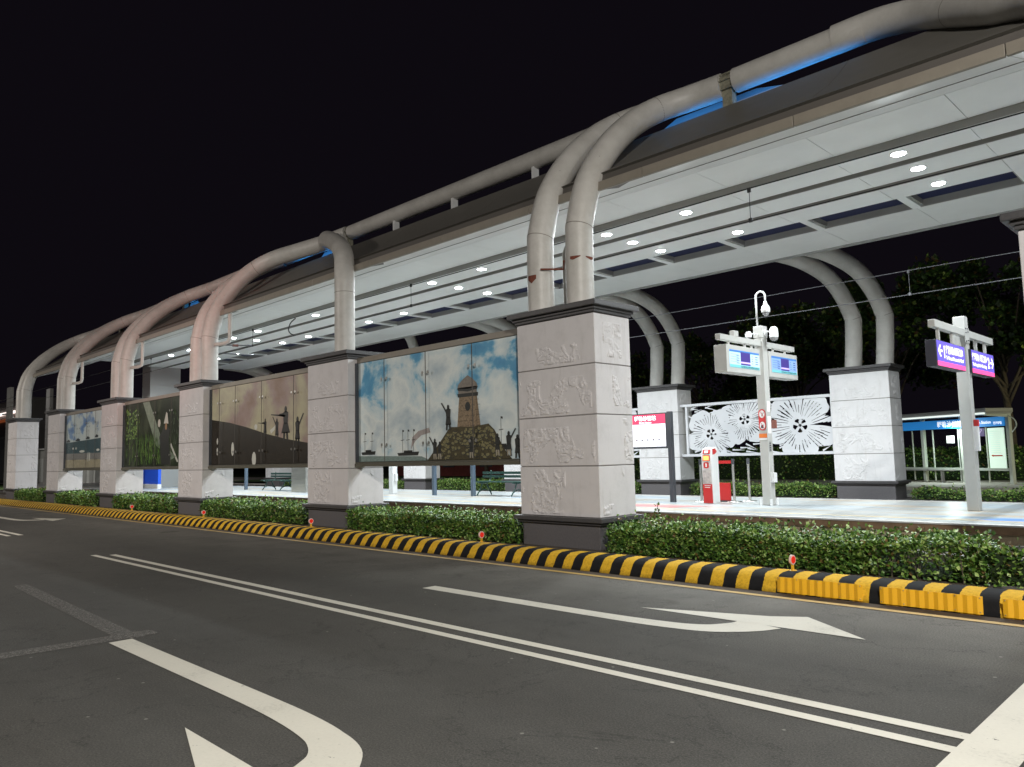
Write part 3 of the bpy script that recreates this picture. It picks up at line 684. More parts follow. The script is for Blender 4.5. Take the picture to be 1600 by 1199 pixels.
def shipart(b, x, z, l, mi, y, masts=2, hm=.5):
    b.face([P2(x - l / 2, z + .06, y), P2(x - l * .45, z, y), P2(x + l * .45, z, y), P2(x + l / 2, z + .08, y)], mi)
    b.face([P2(x - l * .2, z + .06, y), P2(x - l * .2, z + .11, y), P2(x + l * .2, z + .11, y), P2(x + l * .2, z + .06, y)], mi)
    for k in range(masts):
        xm = x - l * .25 + l * .5 * k / max(1, masts - 1)
        b.face([P2(xm - .005, z + .05, y), P2(xm - .005, z + hm, y), P2(xm + .005, z + hm, y), P2(xm + .005, z + .05, y)], mi)
        b.face([P2(xm - .06, z + hm * .6, y), P2(xm + .06, z + hm * .62, y), P2(xm + .06, z + hm * .60, y), P2(xm - .06, z + hm * .58, y)], mi)
        b.face([P2(xm + .006, z + hm, y), P2(xm + .05, z + hm - .01, y), P2(xm + .05, z + hm - .05, y), P2(xm + .006, z + hm - .04, y)], mi)
def art_tower(b, x0, x1, yb):
    sky = skymural('mural_sky', [(.36, (.075, .24, .45)), (.515, (.14, .37, .58)), (.54, (.30, .52, .67)), (.575, (.60, .70, .75)), (.66, (.80, .83, .82)), (.80, (.48, .56, .62))], .85, (1, 1, 1.25), .16, dist=.25, loc=(6.3, 0, 3.2))
    stone = mat('mural_tower', (.27, .19, .12), .4, noise=.45, nscale=26); rock = mat('mural_rock', (.07, .055, .025), .4, noise=.5, nscale=22)
    dark = mat('mural_ink', (.03, .03, .028), .4); pale = mat('mural_pale', (.38, .33, .26), .4); sea = mat('mural_sea', (.22, .28, .26), .4, noise=.3, nscale=12, stretch=(1, 1, 4)); roof = mat('mural_tower_roof', (.24, .20, .17), .4, noise=.2, nscale=20)
    rock2 = mat('mural_rock_light', (.22, .19, .09), .4, noise=.4, nscale=30); smoke = mat('mural_smoke', (.40, .34, .33), .4, noise=.2, nscale=8)
    b.face([P2(x0, 1.61, yb), P2(x1, 1.61, yb), P2(x1, 3.86, yb), P2(x0, 3.86, yb)], 0)
    y = yb - .002
    b.face([P2(x0, 1.61, y), P2(-12.3, 1.61, y), P2(-12.6, 1.70, y), P2(x0, 1.74, y)], 5)
    b.face([P2(-12.95, 1.85, y), P2(-12.9, 2.1, y), P2(-12.7, 2.22, y), P2(-12.35, 2.28, y), P2(-12.3, 2.18, y), P2(-12.6, 2.13, y), P2(-12.8, 2.02, y)], 8)
    y -= .002
    shipart(b, -13.05, 1.72, .75, 3, y, 3, .55); shipart(b, -14.5, 1.76, .55, 3, y, 2, .5); shipart(b, -10.15, 1.78, .3, 3, y, 1, .62)
    # tower
    b.face([P2(-11.47, 2.12, y), P2(-10.76, 2.12, y), P2(-10.88, 2.90, y), P2(-11.38, 2.90, y)], 1)
    b.face([P2(-11.41, 2.90, y), P2(-10.87, 2.90, y), P2(-10.87, 3.02, y), P2(-11.41, 3.02, y)], 6)
    b.face([P2(-11.44, 3.0, y), P2(-11.3, 2.965, y), P2(-11.0, 2.96, y), P2(-10.84, 3.0, y), P2(-10.87, 3.08, y), P2(-10.98, 3.17, y), P2(-11.13, 3.25, y), P2(-11.29, 3.17, y), P2(-11.41, 3.08, y)], 6)
    y -= .002
    b.face([P2(-11.44, 2.90, y), P2(-10.83, 2.90, y), P2(-10.84, 2.83, y), P2(-11.42, 2.83, y)], 3)
    b.face([P2(-11.44, 3.01, y), P2(-11.13, 2.985, y), P2(-10.84, 3.01, y), P2(-10.86, 2.965, y), P2(-11.13, 2.93, y), P2(-11.42, 2.965, y)], 3)
    blob(b, -11.14, 2.64, .075, .09, 3, y)
    # rubble mound
    b.face([P2(-12.40, 1.61, y), P2(-9.95, 1.61, y), P2(-10.15, 1.80, y), P2(-10.4, 2.16, y), P2(-10.56, 2.28, y), P2(-11.0, 2.24, y), P2(-11.68, 2.26, y), P2(-11.98, 1.98, y)], 2)
    rn = random.Random(5); y -= .0015
    for k in range(230):
        z = rn.uniform(1.64, 2.2); h_ = (z - 1.61) / .62; xa = -12.2 + .58 * h_; xb = -10.05 - .48 * h_; x = rn.uniform(xa, xb)
        sx, sz, dy = rn.uniform(.035, .062), rn.uniform(.022, .038), .004 * k / 230
        blob(b, x, z - .008, sx * 1.18, sz * 1.25, 3, y - dy, 7); blob(b, x, z, sx, sz, rn.choice((2, 7, 7, 7)), y - dy - .00001, 7, rn, .22)
    y -= .0045
    figure(b, -11.72, 2.20, .50, 3, y, -1); figure(b, -10.02, 1.66, .45, 3, y, 1); figure(b, -10.32, 1.66, .42, 3, y)
    figure(b, -11.05, 1.63, .42, 3, y, 1); figure(b, -12.15, 1.62, .42, 3, y, -1); figure(b, -12.0, 1.62, .36, 3, y); figure(b, -9.8, 1.62, .42, 3, y)
    for x, z in ((-10.02, 1.66), (-10.32, 1.66), (-11.05, 1.63), (-12.15, 1.62), (-12.0, 1.62)):
        b.face([P2(x - .045, z + .01, y - .001), P2(x - .015, z + .01, y - .001), P2(x - .005, z + .12, y - .001), P2(x - .05, z + .12, y - .001)], 4); b.face([P2(x + .02, z + .01, y - .001), P2(x + .055, z + .01, y - .001), P2(x + .045, z + .12, y - .001), P2(x + .005, z + .12, y - .001)], 4)
    for k in range(7):
        for q in range(4):
            xx = -11.42 + .07 * (k % 2) * .5 + q * .16 + .008 * k; b.face([P2(xx, 2.16 + k * .1, y), P2(xx + .12 - .006 * k, 2.16 + k * .1, y), P2(xx + .12 - .006 * k, 2.165 + k * .1, y), P2(xx, 2.165 + k * .1, y)], 3)
    return [sky, stone, rock, dark, pale, sea, roof, rock2, smoke]
def art_battle(b, x0, x1, yb):
    sky = skymural('mural_smoke_sky', [(.30, (.24, .14, .08)), (.42, (.30, .20, .16)), (.50, (.36, .26, .24)), (.56, (.42, .35, .27)), (.64, (.50, .45, .31)), (.8, (.36, .29, .27))], .6, (1, 1, 1.1), .08, loc=(0, 0, 5))
    hill = mat('mural_hill', (.020, .013, .007), .4, noise=.35, nscale=3); dark = mat('mural_ink2', (.03, .026, .026), .4); glow = skymural('mural_glow', [(.3, (.42, .26, .15)), (.7, (.45, .36, .26))], 2); pale = mat('mural_flash', (.62, .60, .55), .4)
    b.face([P2(x0, 1.61, yb), P2(x1, 1.61, yb), P2(x1, 3.86, yb), P2(x0, 3.86, yb)], 0)
    y = yb - .002
    b.face([P2(x0, 1.61, y), P2(x1, 1.61, y), P2(x1, 2.06, y), P2(-18.2, 2.24, y), P2(-19.3, 2.42, y), P2(-20.4, 2.64, y), P2(-21.5, 2.82, y), P2(x0, 2.95, y)], 1)
    y -= .002
    figure(b, -19.32, 2.34, .48, 2, y, -1, 1); figure(b, -18.68, 2.24, .55, 2, y, -1, 0); figure(b, -18.22, 2.20, .88, 2, y, -1, 1, 1); figure(b, -17.62, 2.06, .72, 2, y, 1, 0)
    b.face([P2(-19.05, 2.5, y + .0005), P2(-18.75, 2.62, y + .0005), P2(-18.8, 2.50, y + .0005), P2(-19.0, 2.40, y + .0005)], 4)
    blob(b, -19.85, 2.62, .09, .08, 4, y, 10); blob(b, -21.25, 2.05, .09, .2, 4, y, 10); blob(b, -19.95, 1.75, .12, .2, 4, y, 10); blob(b, -22.25, 2.0, .05, .12, 4, y, 8); blob(b, -22.25, 2.3, .05, .1, 4, y, 8)
    return [sky, hill, dark, glow, pale]
def art_jungle(b, x0, x1, yb):
    bgm = skymural('mural_jungle', [(.3, (.010, .012, .006)), (.5, (.030, .040, .022)), (.65, (.075, .09, .055)), (.8, (.06, .065, .045))], 1.3, (1, 1, .7))
    g1 = mat('mural_grass', (.09, .20, .03), .4, noise=.5, nscale=9); g2 = mat('mural_grass_light', (.20, .34, .06), .4, noise=.4, nscale=9); dark = mat('mural_ink3', (.02, .02, .018), .4); beam = mat('mural_beam', (.22, .27, .20), .4, noise=.3, nscale=5); pale = mat('mural_hat', (.6, .58, .52), .4); skin = mat('mural_face', (.35, .2, .1), .4)
    b.face([P2(x0, 1.61, yb), P2(x1, 1.61, yb), P2(x1, 3.86, yb), P2(x0, 3.86, yb)], 0)
    y = yb - .0015; rn = random.Random(3)
    b.face([P2(-28.3, 3.85, y), P2(-27.7, 3.85, y), P2(-26.6, 2.6, y), P2(-26.7, 2.2, y), P2(-27.0, 2.3, y)], 4)
    for k in range(330):
        x = rn.uniform(x0 + .1, -26.3); z = rn.uniform(1.65, 2.5 + (.9 if x < -28.6 else 0)); h_ = rn.uniform(.15, .5); l = rn.uniform(-.12, .12)
        b.face([P2(x, z, y - .001 - rn.random() * .003), P2(x + .035, z, y - .003), P2(min(x + l + .015, x1), min(z + h_, 3.84), y - .003)], rn.choice((1, 1, 2, 3)))
    for k in range(90):
        x = rn.uniform(x0 + .1, -28.8); z = rn.uniform(2.6, 3.7); blob(b, x, z, .06, .035, rn.choice((1, 2, 2)), y - .002 - rn.random() * .002, 6)
    for k in range(60):
        x = rn.uniform(-25.9, x1 - .1); z = rn.uniform(1.7, 3.4); l = rn.uniform(-.2, .2)
        b.face([P2(x, z, y - .002), P2(x + .02, z, y - .002), P2(max(min(x + l, x1), x0), z + rn.uniform(.1, .35), y - .002)], rn.choice((1, 4)))
    y -= .006
    b.face([P2(-26.5, 1.65, y), P2(-25.75, 1.65, y), P2(-25.9, 2.5, y), P2(-25.8, 2.8, y), P2(-26.25, 3.0, y), P2(-26.7, 2.6, y)], 3)
    b.face([P2(-26.35, 3.02, y - .001), P2(-25.95, 3.0, y - .001), P2(-26.05, 3.35, y - .001), P2(-26.15, 3.4, y - .001)], 5)
    blob(b, -26.15, 2.92, .09, .12, 6, y - .002); blob(b, -26.75, 3.05, .12, .14, 5, y, 9)
    b.face([P2(-25.8, 2.3, y), P2(-25.7, 2.35, y), P2(-25.1, 1.75, y), P2(-25.2, 1.72, y)], 5); b.face([P2(-25.8, 2.1, y), P2(-25.75, 1.8, y), P2(-25.3, 1.9, y), P2(-25.55, 2.0, y)], 4)
    return [bgm, g1, g2, dark, beam, pale, skin]
def art_sea(b, x0, x1, yb):
    sky = skymural('mural_sky2', [(.34, (.10, .19, .42)), (.46, (.25, .38, .6)), (.52, (.62, .70, .72)), (.8, (.72, .76, .74))], 1.0, (.8, 1, 1.2), .05, loc=(8, 0, 0))
    sea = mat('mural_sea2', (.05, .10, .12), .4, noise=.4, nscale=7, stretch=(1, 1, 4)); sand = mat('mural_sand', (.42, .37, .26), .4, noise=.2, nscale=6); surf = mat('mural_surf', (.26, .25, .24), .4, noise=.3, nscale=8, stretch=(1, 1, 4)); ink = mat('mural_ink4', (.04, .05, .06), .4); pale = mat('mural_foam', (.75, .75, .7), .4)
    b.face([P2(x0, 1.61, yb), P2(x1, 1.61, yb), P2(x1, 3.86, yb), P2(x0, 3.86, yb)], 0)
    y = yb - .002
    b.face([P2(x0, 1.61, y), P2(x1, 1.61, y), P2(x1, 2.78, y), P2(x0, 2.68, y)], 1); y -= .002
    b.face([P2(x0, 1.61, y), P2(x1, 1.61, y), P2(x1, 2.18, y), P2(x0, 2.22, y)], 3); y -= .002
    b.face([P2(x0, 1.61, y), P2(x1, 1.61, y), P2(x1, 1.93, y), P2(x0, 1.95, y)], 2); y -= .001
    for x, z, l in ((-36.9, 2.7, .5), (-35.6, 2.72, .6), (-34.3, 2.76, .5), (-33.2, 2.8, .4)): shipart(b, x, z, l, 4, y, 2, .55)
    for x, z, rx in ((-35.0, 2.28, .35), (-33.0, 2.3, .2), (-36.2, 2.42, .08), (-35.8, 2.42, .08)): blob(b, x, z, rx, .05, 5, y)
    blob(b, -34.2, 2.05, .06, .2, 5, y); blob(b, -34.0, 2.05, .06, .18, 5, y)
    return [sky, sea, sand, surf, ink, pale]
G1 = 1.75
mural(NX[3] + G1, NX[2], (-13.8, -12.36, -10.93), 'large photo mural of a stone watchtower on a rubble mound under blue sky', art_tower)
mural(NX[4] + G1, NX[3], (-22.0, -20.99, -19.42, -17.71), 'dark brown photo mural of soldiers in silhouette on a smoky hillside', art_battle)
mural(NX[5] + G1, NX[4], (-28.6, -27.0, -25.6), 'dark green jungle photo mural with a figure in a pointed hat', art_jungle)
mural(NX[6] + G1, NX[5], (-35.9, -34.3, -33.2), 'small pale blue photo mural of a sea and beach with ships, leftmost mural', art_sea)

# ------------------------------------------------------------------ flower screens across the tracks
def flower(b, cx, cz, Rm, y, lim, petals=5, phase=0, seed=1):
    rn = random.Random(seed); n = 210; x0, x1, z0, z1 = lim
    def rad(th):
        k = (th - phase) / (2 * math.pi) * petals; fr = k - math.floor(k)
        return Rm * (.66 + .34 * math.sin(math.pi * fr) ** .5 + .018 * math.sin(th * 17))
    def pt(th, f): 
        r_ = rad(th) * f; th = th + .11 * math.sin(2.5 * (th - phase) + f * 2) * f; return (min(max(cx + r_ * math.cos(th), x0), x1), y, min(max(cz + r_ * math.sin(th) * .93, z0), z1))
    fr = [.20, .30, .42, .55, .68, .80, .90, 1.0]
    slit = {}
    for k in range(0, n, 5):
        a = rn.choice((1, 1, 2, 2, 3)); e = rn.choice((4, 5, 5, 5)); slit[k] = (a, e)
        fr_ = (2 * math.pi * k / n - phase) / (2 * math.pi) * petals; fr_ -= math.floor(fr_)
        if fr_ < .09 or fr_ > .91: slit[k] = (2, 7)
        elif rn.random() < .45: slit[k + 1] = (a + 1, e - 1)
    for k in range(n):
        th0 = 2 * math.pi * k / n; th1 = 2 * math.pi * (k + 1) / n
        for j in range(len(fr) - 1):
            if k in slit and slit[k][0] <= j < slit[k][1]: continue
            q = [pt(th0, fr[j]), pt(th1, fr[j]), pt(th1, fr[j + 1]), pt(th0, fr[j + 1])]
            if abs(q[2][0] - q[0][0]) < 1e-5 and abs(q[2][2] - q[0][2]) < 1e-5: continue
            b.face(q)
    # throat: spokes and pistil
    for k in range(petals):
        th = phase + 2 * math.pi * k / petals; c, s = math.cos(th), math.sin(th); w_ = .03 * Rm
        b.face([(cx - s * w_, y, cz + c * w_), (cx + s * w_, y, cz - c * w_), (cx + c * .24 * Rm + s * w_ * 1.4, y, cz + s * .24 * Rm - c * w_ * 1.4), (cx + c * .24 * Rm - s * w_ * 1.4, y, cz + s * .24 * Rm + c * w_ * 1.4)])
def screen(x0, x1, label, flip=0):
    t = thing('flower_screen', label, 'screen', ((x0 + x1) / 2, 24.0, 1.5), 'white cut out flower screens')
    b = MB(); b.box(x0, x1, 23.95, 24.05, 3.27, 3.36); b.box(x0, x1, 23.95, 24.05, 1.49, 1.58)
    b.box(x0 + .2, x0 + .28, 23.95, 24.05, 1.58, 3.27); b.box(x1 - .08, x1, 23.95, 24.05, 1.58, 3.27); b.build('frame', M_plate, t)
    b = MB(); lim = (x0 + .28, x1 - .08, 1.58, 3.27); w_ = x1 - x0
    flower(b, x0 + w_ * .215, 2.26, 1.02, 24.01, lim, 5, .4, 1); flower(b, x0 + w_ * .45, 2.72, .98, 24.002, lim, 5, 1.1, 2); flower(b, x0 + w_ * .80, 2.42, 1.22, 23.994, lim, 5, .25, 3)
    rn = random.Random(9)
    for k in range(90):      # stray leaf bars in the gaps between flowers
        x = rn.uniform(lim[0], lim[1] - .3); z = rn.choice((rn.uniform(1.58, 2.0), rn.uniform(2.85, 3.25), rn.uniform(1.6, 3.25))); a = rn.uniform(-.6, .6); l = rn.uniform(.25, .5)
        p1 = (x, z); p2 = (min(x + l * math.cos(a), lim[1]), min(max(z + l * math.sin(a), lim[2]), lim[3]))
        dx, dz = p2[0] - p1[0], p2[1] - p1[1]; L_ = math.hypot(dx, dz) + 1e-6; nx, nz = -dz / L_ * .03, dx / L_ * .03
        b.face([(p1[0] - nx, 24.02, p1[1] - nz), (p2[0], 24.02, p2[1]), (p1[0] + nx, 24.02, p1[1] + nz)])
    o = b.build('flower_plate', M_plate, t); s_ = o.modifiers.new('solid', 'SOLIDIFY'); s_.thickness = .006
    return t
screen(FX[2] + 1.75, FX[1], 'white cut-out flower screen in full view between the two pale pillars right of centre')
screen(FX[3] + 1.75, FX[2], 'white cut-out flower screen mostly hidden behind the nearest pillar and the mural')

# ------------------------------------------------------------------ platform furniture
def emi(name, c, s): return mat(name, tuple(min(1, x) for x in c), .4, emit=c, es=s)
E_bluetop = emi('screen_blue', (.05, .16, .42), .6); E_pale = emi('screen_pale', (.42, .62, .85), .5); E_purple = emi('screen_purple', (.05, .035, .18), .7)
E_teal = emi('screen_teal', (.14, .42, .44), .6); E_pink = emi('screen_pink', (.45, .35, .75), .8); E_ink = mat('screen_ink', (.02, .03, .08), .4); E_pale2 = emi('screen_pale_blue', (.20, .32, .66), .6)
E_sign = emi('sign_violet', (.13, .10, .50), .85); E_signw = emi('sign_white', (1, 1, 1), 1.2); E_signp = emi('sign_pink', (.95, .10, .32), .85)
E_hdr = emi('header_red', (.72, .05, .12), .7); E_paper = emi('route_map_white', (.92, .93, 1), .85); M_ink = mat('print_ink', (.05, .05, .06), .5); M_wprint = mat('print_white', (.8, .8, .8), .5)
M_redp = mat('print_red', (.55, .04, .04), .5); M_orange = mat('print_orange', (.75, .2, .04), .5)
PL = .452
# display post
t = thing('display_post', 'white platform post carrying two timetable screens and dome cameras', 'display post', (-8.08, 16.05, PL))
b = MB(); b.box(-8.18, -7.98, 15.94, 16.16, PL, 4.15); b.box(-8.19, -7.97, 15.93, 16.17, 4.15, 4.42); b.build('post', M_post, t, bevel=.012)
for sx, sy in ((-8.2, 15.9), (-7.96, 15.9), (-7.96, 16.2)): b = MB(); b.box(sx - .008, sx + .008, sy - .05, sy + .05, PL, PL + .14); b.build('base_fin', M_white_m, t)
b = MB(); b.box(-8.14, -8.02, 14.18, 15.94, 3.96, 4.08); b.box(-8.14, -8.02, 16.16, 17.6, 3.96, 4.08)
for y in (14.6, 15.3, 15.6, 16.6, 17.2): b.box(-8.10, -8.06, y - .03, y + .03, 3.88, 3.96)
b.box(-8.12, -8.02, 14.75, 14.95, 4.08, 4.2); b.build('arm', M_post, t, bevel=.006)
def screen_box(y0, y1, tt, dim):
    b = MB(); b.box(-8.27, -7.98, y0, y1, 3.29, 3.87); o = b.build('screen_case', M_post, tt, bevel=.01)
    X = -7.974; ya, yb = y0 + .11, y1 - .06; za, zb = 3.40, 3.77
    b = MB(); w_ = yb - ya
    def q(u0, u1, v0, v1, mi, e=0): b.face([(X + e, ya + w_ * u0, za + (zb - za) * v0), (X + e, ya + w_ * u1, za + (zb - za) * v0), (X + e, ya + w_ * u1, za + (zb - za) * v1), (X + e, ya + w_ * u0, za + (zb - za) * v1)], mi)
    q(0, 1, 0, 1, 1 if not dim else 5); q(0, 1, .88, 1, 0, .002); q(.36, .69, .18, .92, 2, .003); q(.36, .69, .27, .37, 4, .004); q(0, 1, 0, .16, 3, .002)
    for k in range(4): 
        q(.04, .30, .74 - k * .14, .755 - k * .14, 6, .003); q(.22, .32, .67 - k * .14, .70 - k * .14, 6, .003)
        q(.74, .78, .73 - k * .14, .76 - k * .14, 6, .003); q(.86, .95, .72 - k * .14, .76 - k * .14, 6, .003)
    b.text('往紅樹林站 請勿跨越月台黃線', .045, (X + .005, ya + w_ * .36, za + .012), (0, 1, 0), (0, 0, 1), 6, width=w_ * .6)
    b.build('screen', [E_bluetop, E_pale, E_purple, E_teal, E_pink, E_pale2, E_ink], o)
screen_box(14.33, 15.78, t, 0); screen_box(16.2, 17.62, t, 1)
b = MB(); b.tube([(-8.14, 16.05, 4.42), (-8.14, 16.05, 5.05)] + [(-8.03 - .11 * math.cos(a), 16.05, 5.10 + .11 * math.sin(a)) for a in [k * math.pi / 8 for k in range(9)]] + [(-7.92, 16.05, 4.95)], .022, 12)
b.build('camera_hook', M_white_m, t, smooth=True)
def dome(x, y, z, tt, s=1):
    b = MB(); b.lathe((x, y, z), [(.0, .14 * s), (.03 * s, .135 * s), (.05 * s, .06 * s), (.09 * s, .0), (.10 * s, -.06 * s), (.095 * s, -.12 * s), (.075 * s, -.125 * s)], 20)
    o = b.build('camera_housing', M_white_m, tt, smooth=True)
    b = MB(); b.lathe((x, y, z), [(.072 * s, -.12 * s), (.066 * s, -.165 * s), (.04 * s, -.20 * s), (0, -.21 * s)], 20); b.build('camera_dome', mat('smoked_dome', (.25, .25, .26), .1), o, smooth=True)
dome(-7.92, 16.05, 4.84, t)
b = MB(); b.cyl((-7.97, 16.05, 4.26), (-7.83, 16.05, 4.30), .02, 10); b.cyl((-7.985, 16.05, 4.26), (-7.95, 16.05, 4.26), .08, 16); b.build('camera_bracket', M_white_m, t, auto=40)
b = MB(); b.lathe((-7.76, 16.05, 4.22), [(0, .16), (.05, .15), (.085, .11), (.095, .04), (.095, -.08)], 20); o = b.build('camera_housing', M_white_m, t, smooth=True)
b = MB(); b.lathe((-7.76, 16.05, 4.22), [(.094, -.08), (.08, -.13), (.04, -.16), (0, -.165)], 20); b.build('camera_dome', mat('dome_grey', (.3, .3, .3), .15), o, smooth=True)
b = MB(); b.lathe((-8.05, 15.45, 4.16), [(0, .09), (.05, .08), (.07, .02), (.07, -.04), (.03, -.07), (0, -.07)], 16); b.tube([(-8.05, 15.5, 4.2), (-8.08, 15.93, 4.24)], .014, 8); b.build('camera_housing', M_white_m, t, auto=40)
yf = 15.934
b = MB()
def rr(x0, x1, z0, z1, r_, mi, y):
    pts = []
    for (cx_, cz_, a0) in ((x1 - r_, z1 - r_, 0), (x0 + r_, z1 - r_, 90), (x0 + r_, z0 + r_, 180), (x1 - r_, z0 + r_, 270)):
        for k in range(6): a = R(a0 + 90 * k / 5); pts.append((cx_ + r_ * math.cos(a), y, cz_ + r_ * math.sin(a)))
    b.face(pts, mi)
rr(-8.17, -8.0, 2.09, 2.56, .08, 0, yf)
for cz in (2.45, 2.2):
    b.face([(-8.085 + .065 * math.cos(k * .524), yf - .003, cz + .085 * math.sin(k * .524)) for k in range(12)], 1)
    b.face([(-8.12, yf - .006, cz + .05), (-8.11, yf - .006, cz + .06), (-8.05, yf - .006, cz - .05), (-8.06, yf - .006, cz - .06)], 0)
b.face([(-8.12, yf - .005, 2.14), (-8.06, yf - .005, 2.14), (-8.06, yf - .005, 2.22), (-8.12, yf - .005, 2.2)], 2); b.face([(-8.11, yf - .005, 2.40), (-8.10, yf - .005, 2.40), (-8.04, yf - .005, 2.48), (-8.05, yf - .005, 2.49)], 2)
b.face([(-8.18, yf, 1.93), (-7.99, yf, 1.93), (-7.99, yf, 2.02), (-8.18, yf, 2.02)], 3); b.face([(-8.18, yf, 1.88), (-7.99, yf, 1.88), (-7.99, yf, 1.92), (-8.18, yf, 1.92)], 1)
b.build('warning_stickers', [M_redp, M_wprint, M_ink, M_orange], t)
b = MB(); X = -7.974
b.face([(X, 15.97, 2.5), (X, 16.1, 2.5), (X, 16.1, 2.74), (X, 15.97, 2.74)], 0); b.face([(X, 15.96, 2.02), (X, 16.12, 2.02), (X, 16.12, 2.4), (X, 15.96, 2.4)], 0)
b.face([(X, 15.97, 1.62), (X, 16.08, 1.62), (X, 16.08, 1.85), (X, 15.97, 1.85)], 1)
for k in range(4): b.face([(X + .002, 15.99, 1.64 + k * .05), (X + .002, 16.06, 1.64 + k * .05), (X + .002, 16.06, 1.67 + k * .05), (X + .002, 15.99, 1.67 + k * .05)], 2)
b.build('side_labels', [M_wprint, M_greym, M_ink], t)
b = MB(); b.box(-7.98, -7.88, 16.13, 16.2, 2.13, 2.32); b.build('call_box', mat('call_box', (.22, .08, .06), .5), t)
b = MB(); b.box(-7.98, -7.90, 15.98, 16.12, .95, 1.16); b.build('switch_box', M_white_m, t, bevel=.006)
# direction sign post
t = thing('direction_sign_post', 'white platform post with two lit violet exit signs pointing left and right', 'sign post', (-4.1, 16.1, PL))
b = MB(); b.box(-4.2, -4.0, 16.0, 16.22, PL, 4.06); b.build('post', M_post, t, bevel=.012)
b = MB(); b.box(-4.1, -3.99, 14.18, 16.0, 3.67, 3.8); b.box(-4.1, -3.99, 16.22, 17.9, 3.67, 3.8)
b.box(-4.0, -3.985, 15.92, 16.2, 3.55, 3.85)
for y in (14.5, 15.3, 16.8, 17.45): b.box(-4.07, -4.02, y - .03, y + .03, 3.44, 3.67)
b.build('arm', M_post, t, bevel=.006)
b = MB()
for y, z in ((15.97, 3.82), (16.08, 3.82), (15.97, 3.74), (16.1, 3.76), (15.97, 3.58), (16.1, 3.6)): b.cyl((-3.985, y, z), (-3.97, y, z), .012, 8)
b.build('bolts', M_dgrey, t)
def exit_sign(y0, y1, left):
    b = MB(); b.box(-4.13, -3.96, y0, y1, 2.99, 3.44); o = b.build('sign_case', M_navy, t, bevel=.006)
    X = -3.955; b = MB()
    b.face([(X, y0 + .02, 3.08), (X, y1 - .02, 3.08), (X, y1 - .02, 3.43), (X, y0 + .02, 3.43)], 0)
    b.face([(X, y0 + .02, 3.0), (X, y1 - .02, 3.0), (X, y1 - .02, 3.08), (X, y0 + .02, 3.08)], 2)
    Xe = X + .003; uy = (0, 1, 0); uz = (0, 0, 1); w_ = y1 - y0
    def arrow(yc, d):
        b.face([(Xe, yc - d * .12, 3.26), (Xe, yc - d * .02, 3.36), (Xe, yc + d * .04, 3.36), (Xe, yc - d * .04, 3.28), (Xe, yc + d * .10, 3.28), (Xe, yc + d * .10, 3.24), (Xe, yc - d * .04, 3.24), (Xe, yc + d * .04, 3.16), (Xe, yc - d * .02, 3.16)], 1)
    if left:
        arrow(y0 + .20, 1); b.text('1', .30, (Xe, y0 + .34, 3.15), uy, uz, 1, bold=.006)
        b.text('往淡水漁人碼頭方向', .15, (Xe, y0 + .50, 3.25), uy, uz, 1, bold=.004, width=1.0); b.text('To Tamsui Fisherman\'s Wharf', .085, (Xe, y0 + .50, 3.135), uy, uz, 1, bold=.003, width=1.02)
    else:
        arrow(y1 - .17, -1); b.text('2', .30, (Xe, y1 - .48, 3.15), uy, uz, 1, bold=.006)
        b.text('往紅樹林／崁頂方向', .15, (Xe, y0 + .05, 3.25), uy, uz, 1, bold=.004, width=.98); b.text('To Hongshulin / Kanding', .085, (Xe, y0 + .05, 3.135), uy, uz, 1, bold=.003, width=.95)
    b.build('sign_face', [E_sign, E_signw, E_signp], o)
exit_sign(14.05, 15.7, True); exit_sign(16.1, 17.68, False)
b = MB(); b.box(-4.0, -3.93, 16.05, 16.14, 1.55, 2.0); b.build('notice_box', M_wprint, t); b = MB(); b.box(-3.995, -3.925, 16.05, 16.14, 2.003, 2.12); b.build('notice_cap', M_redp, t)
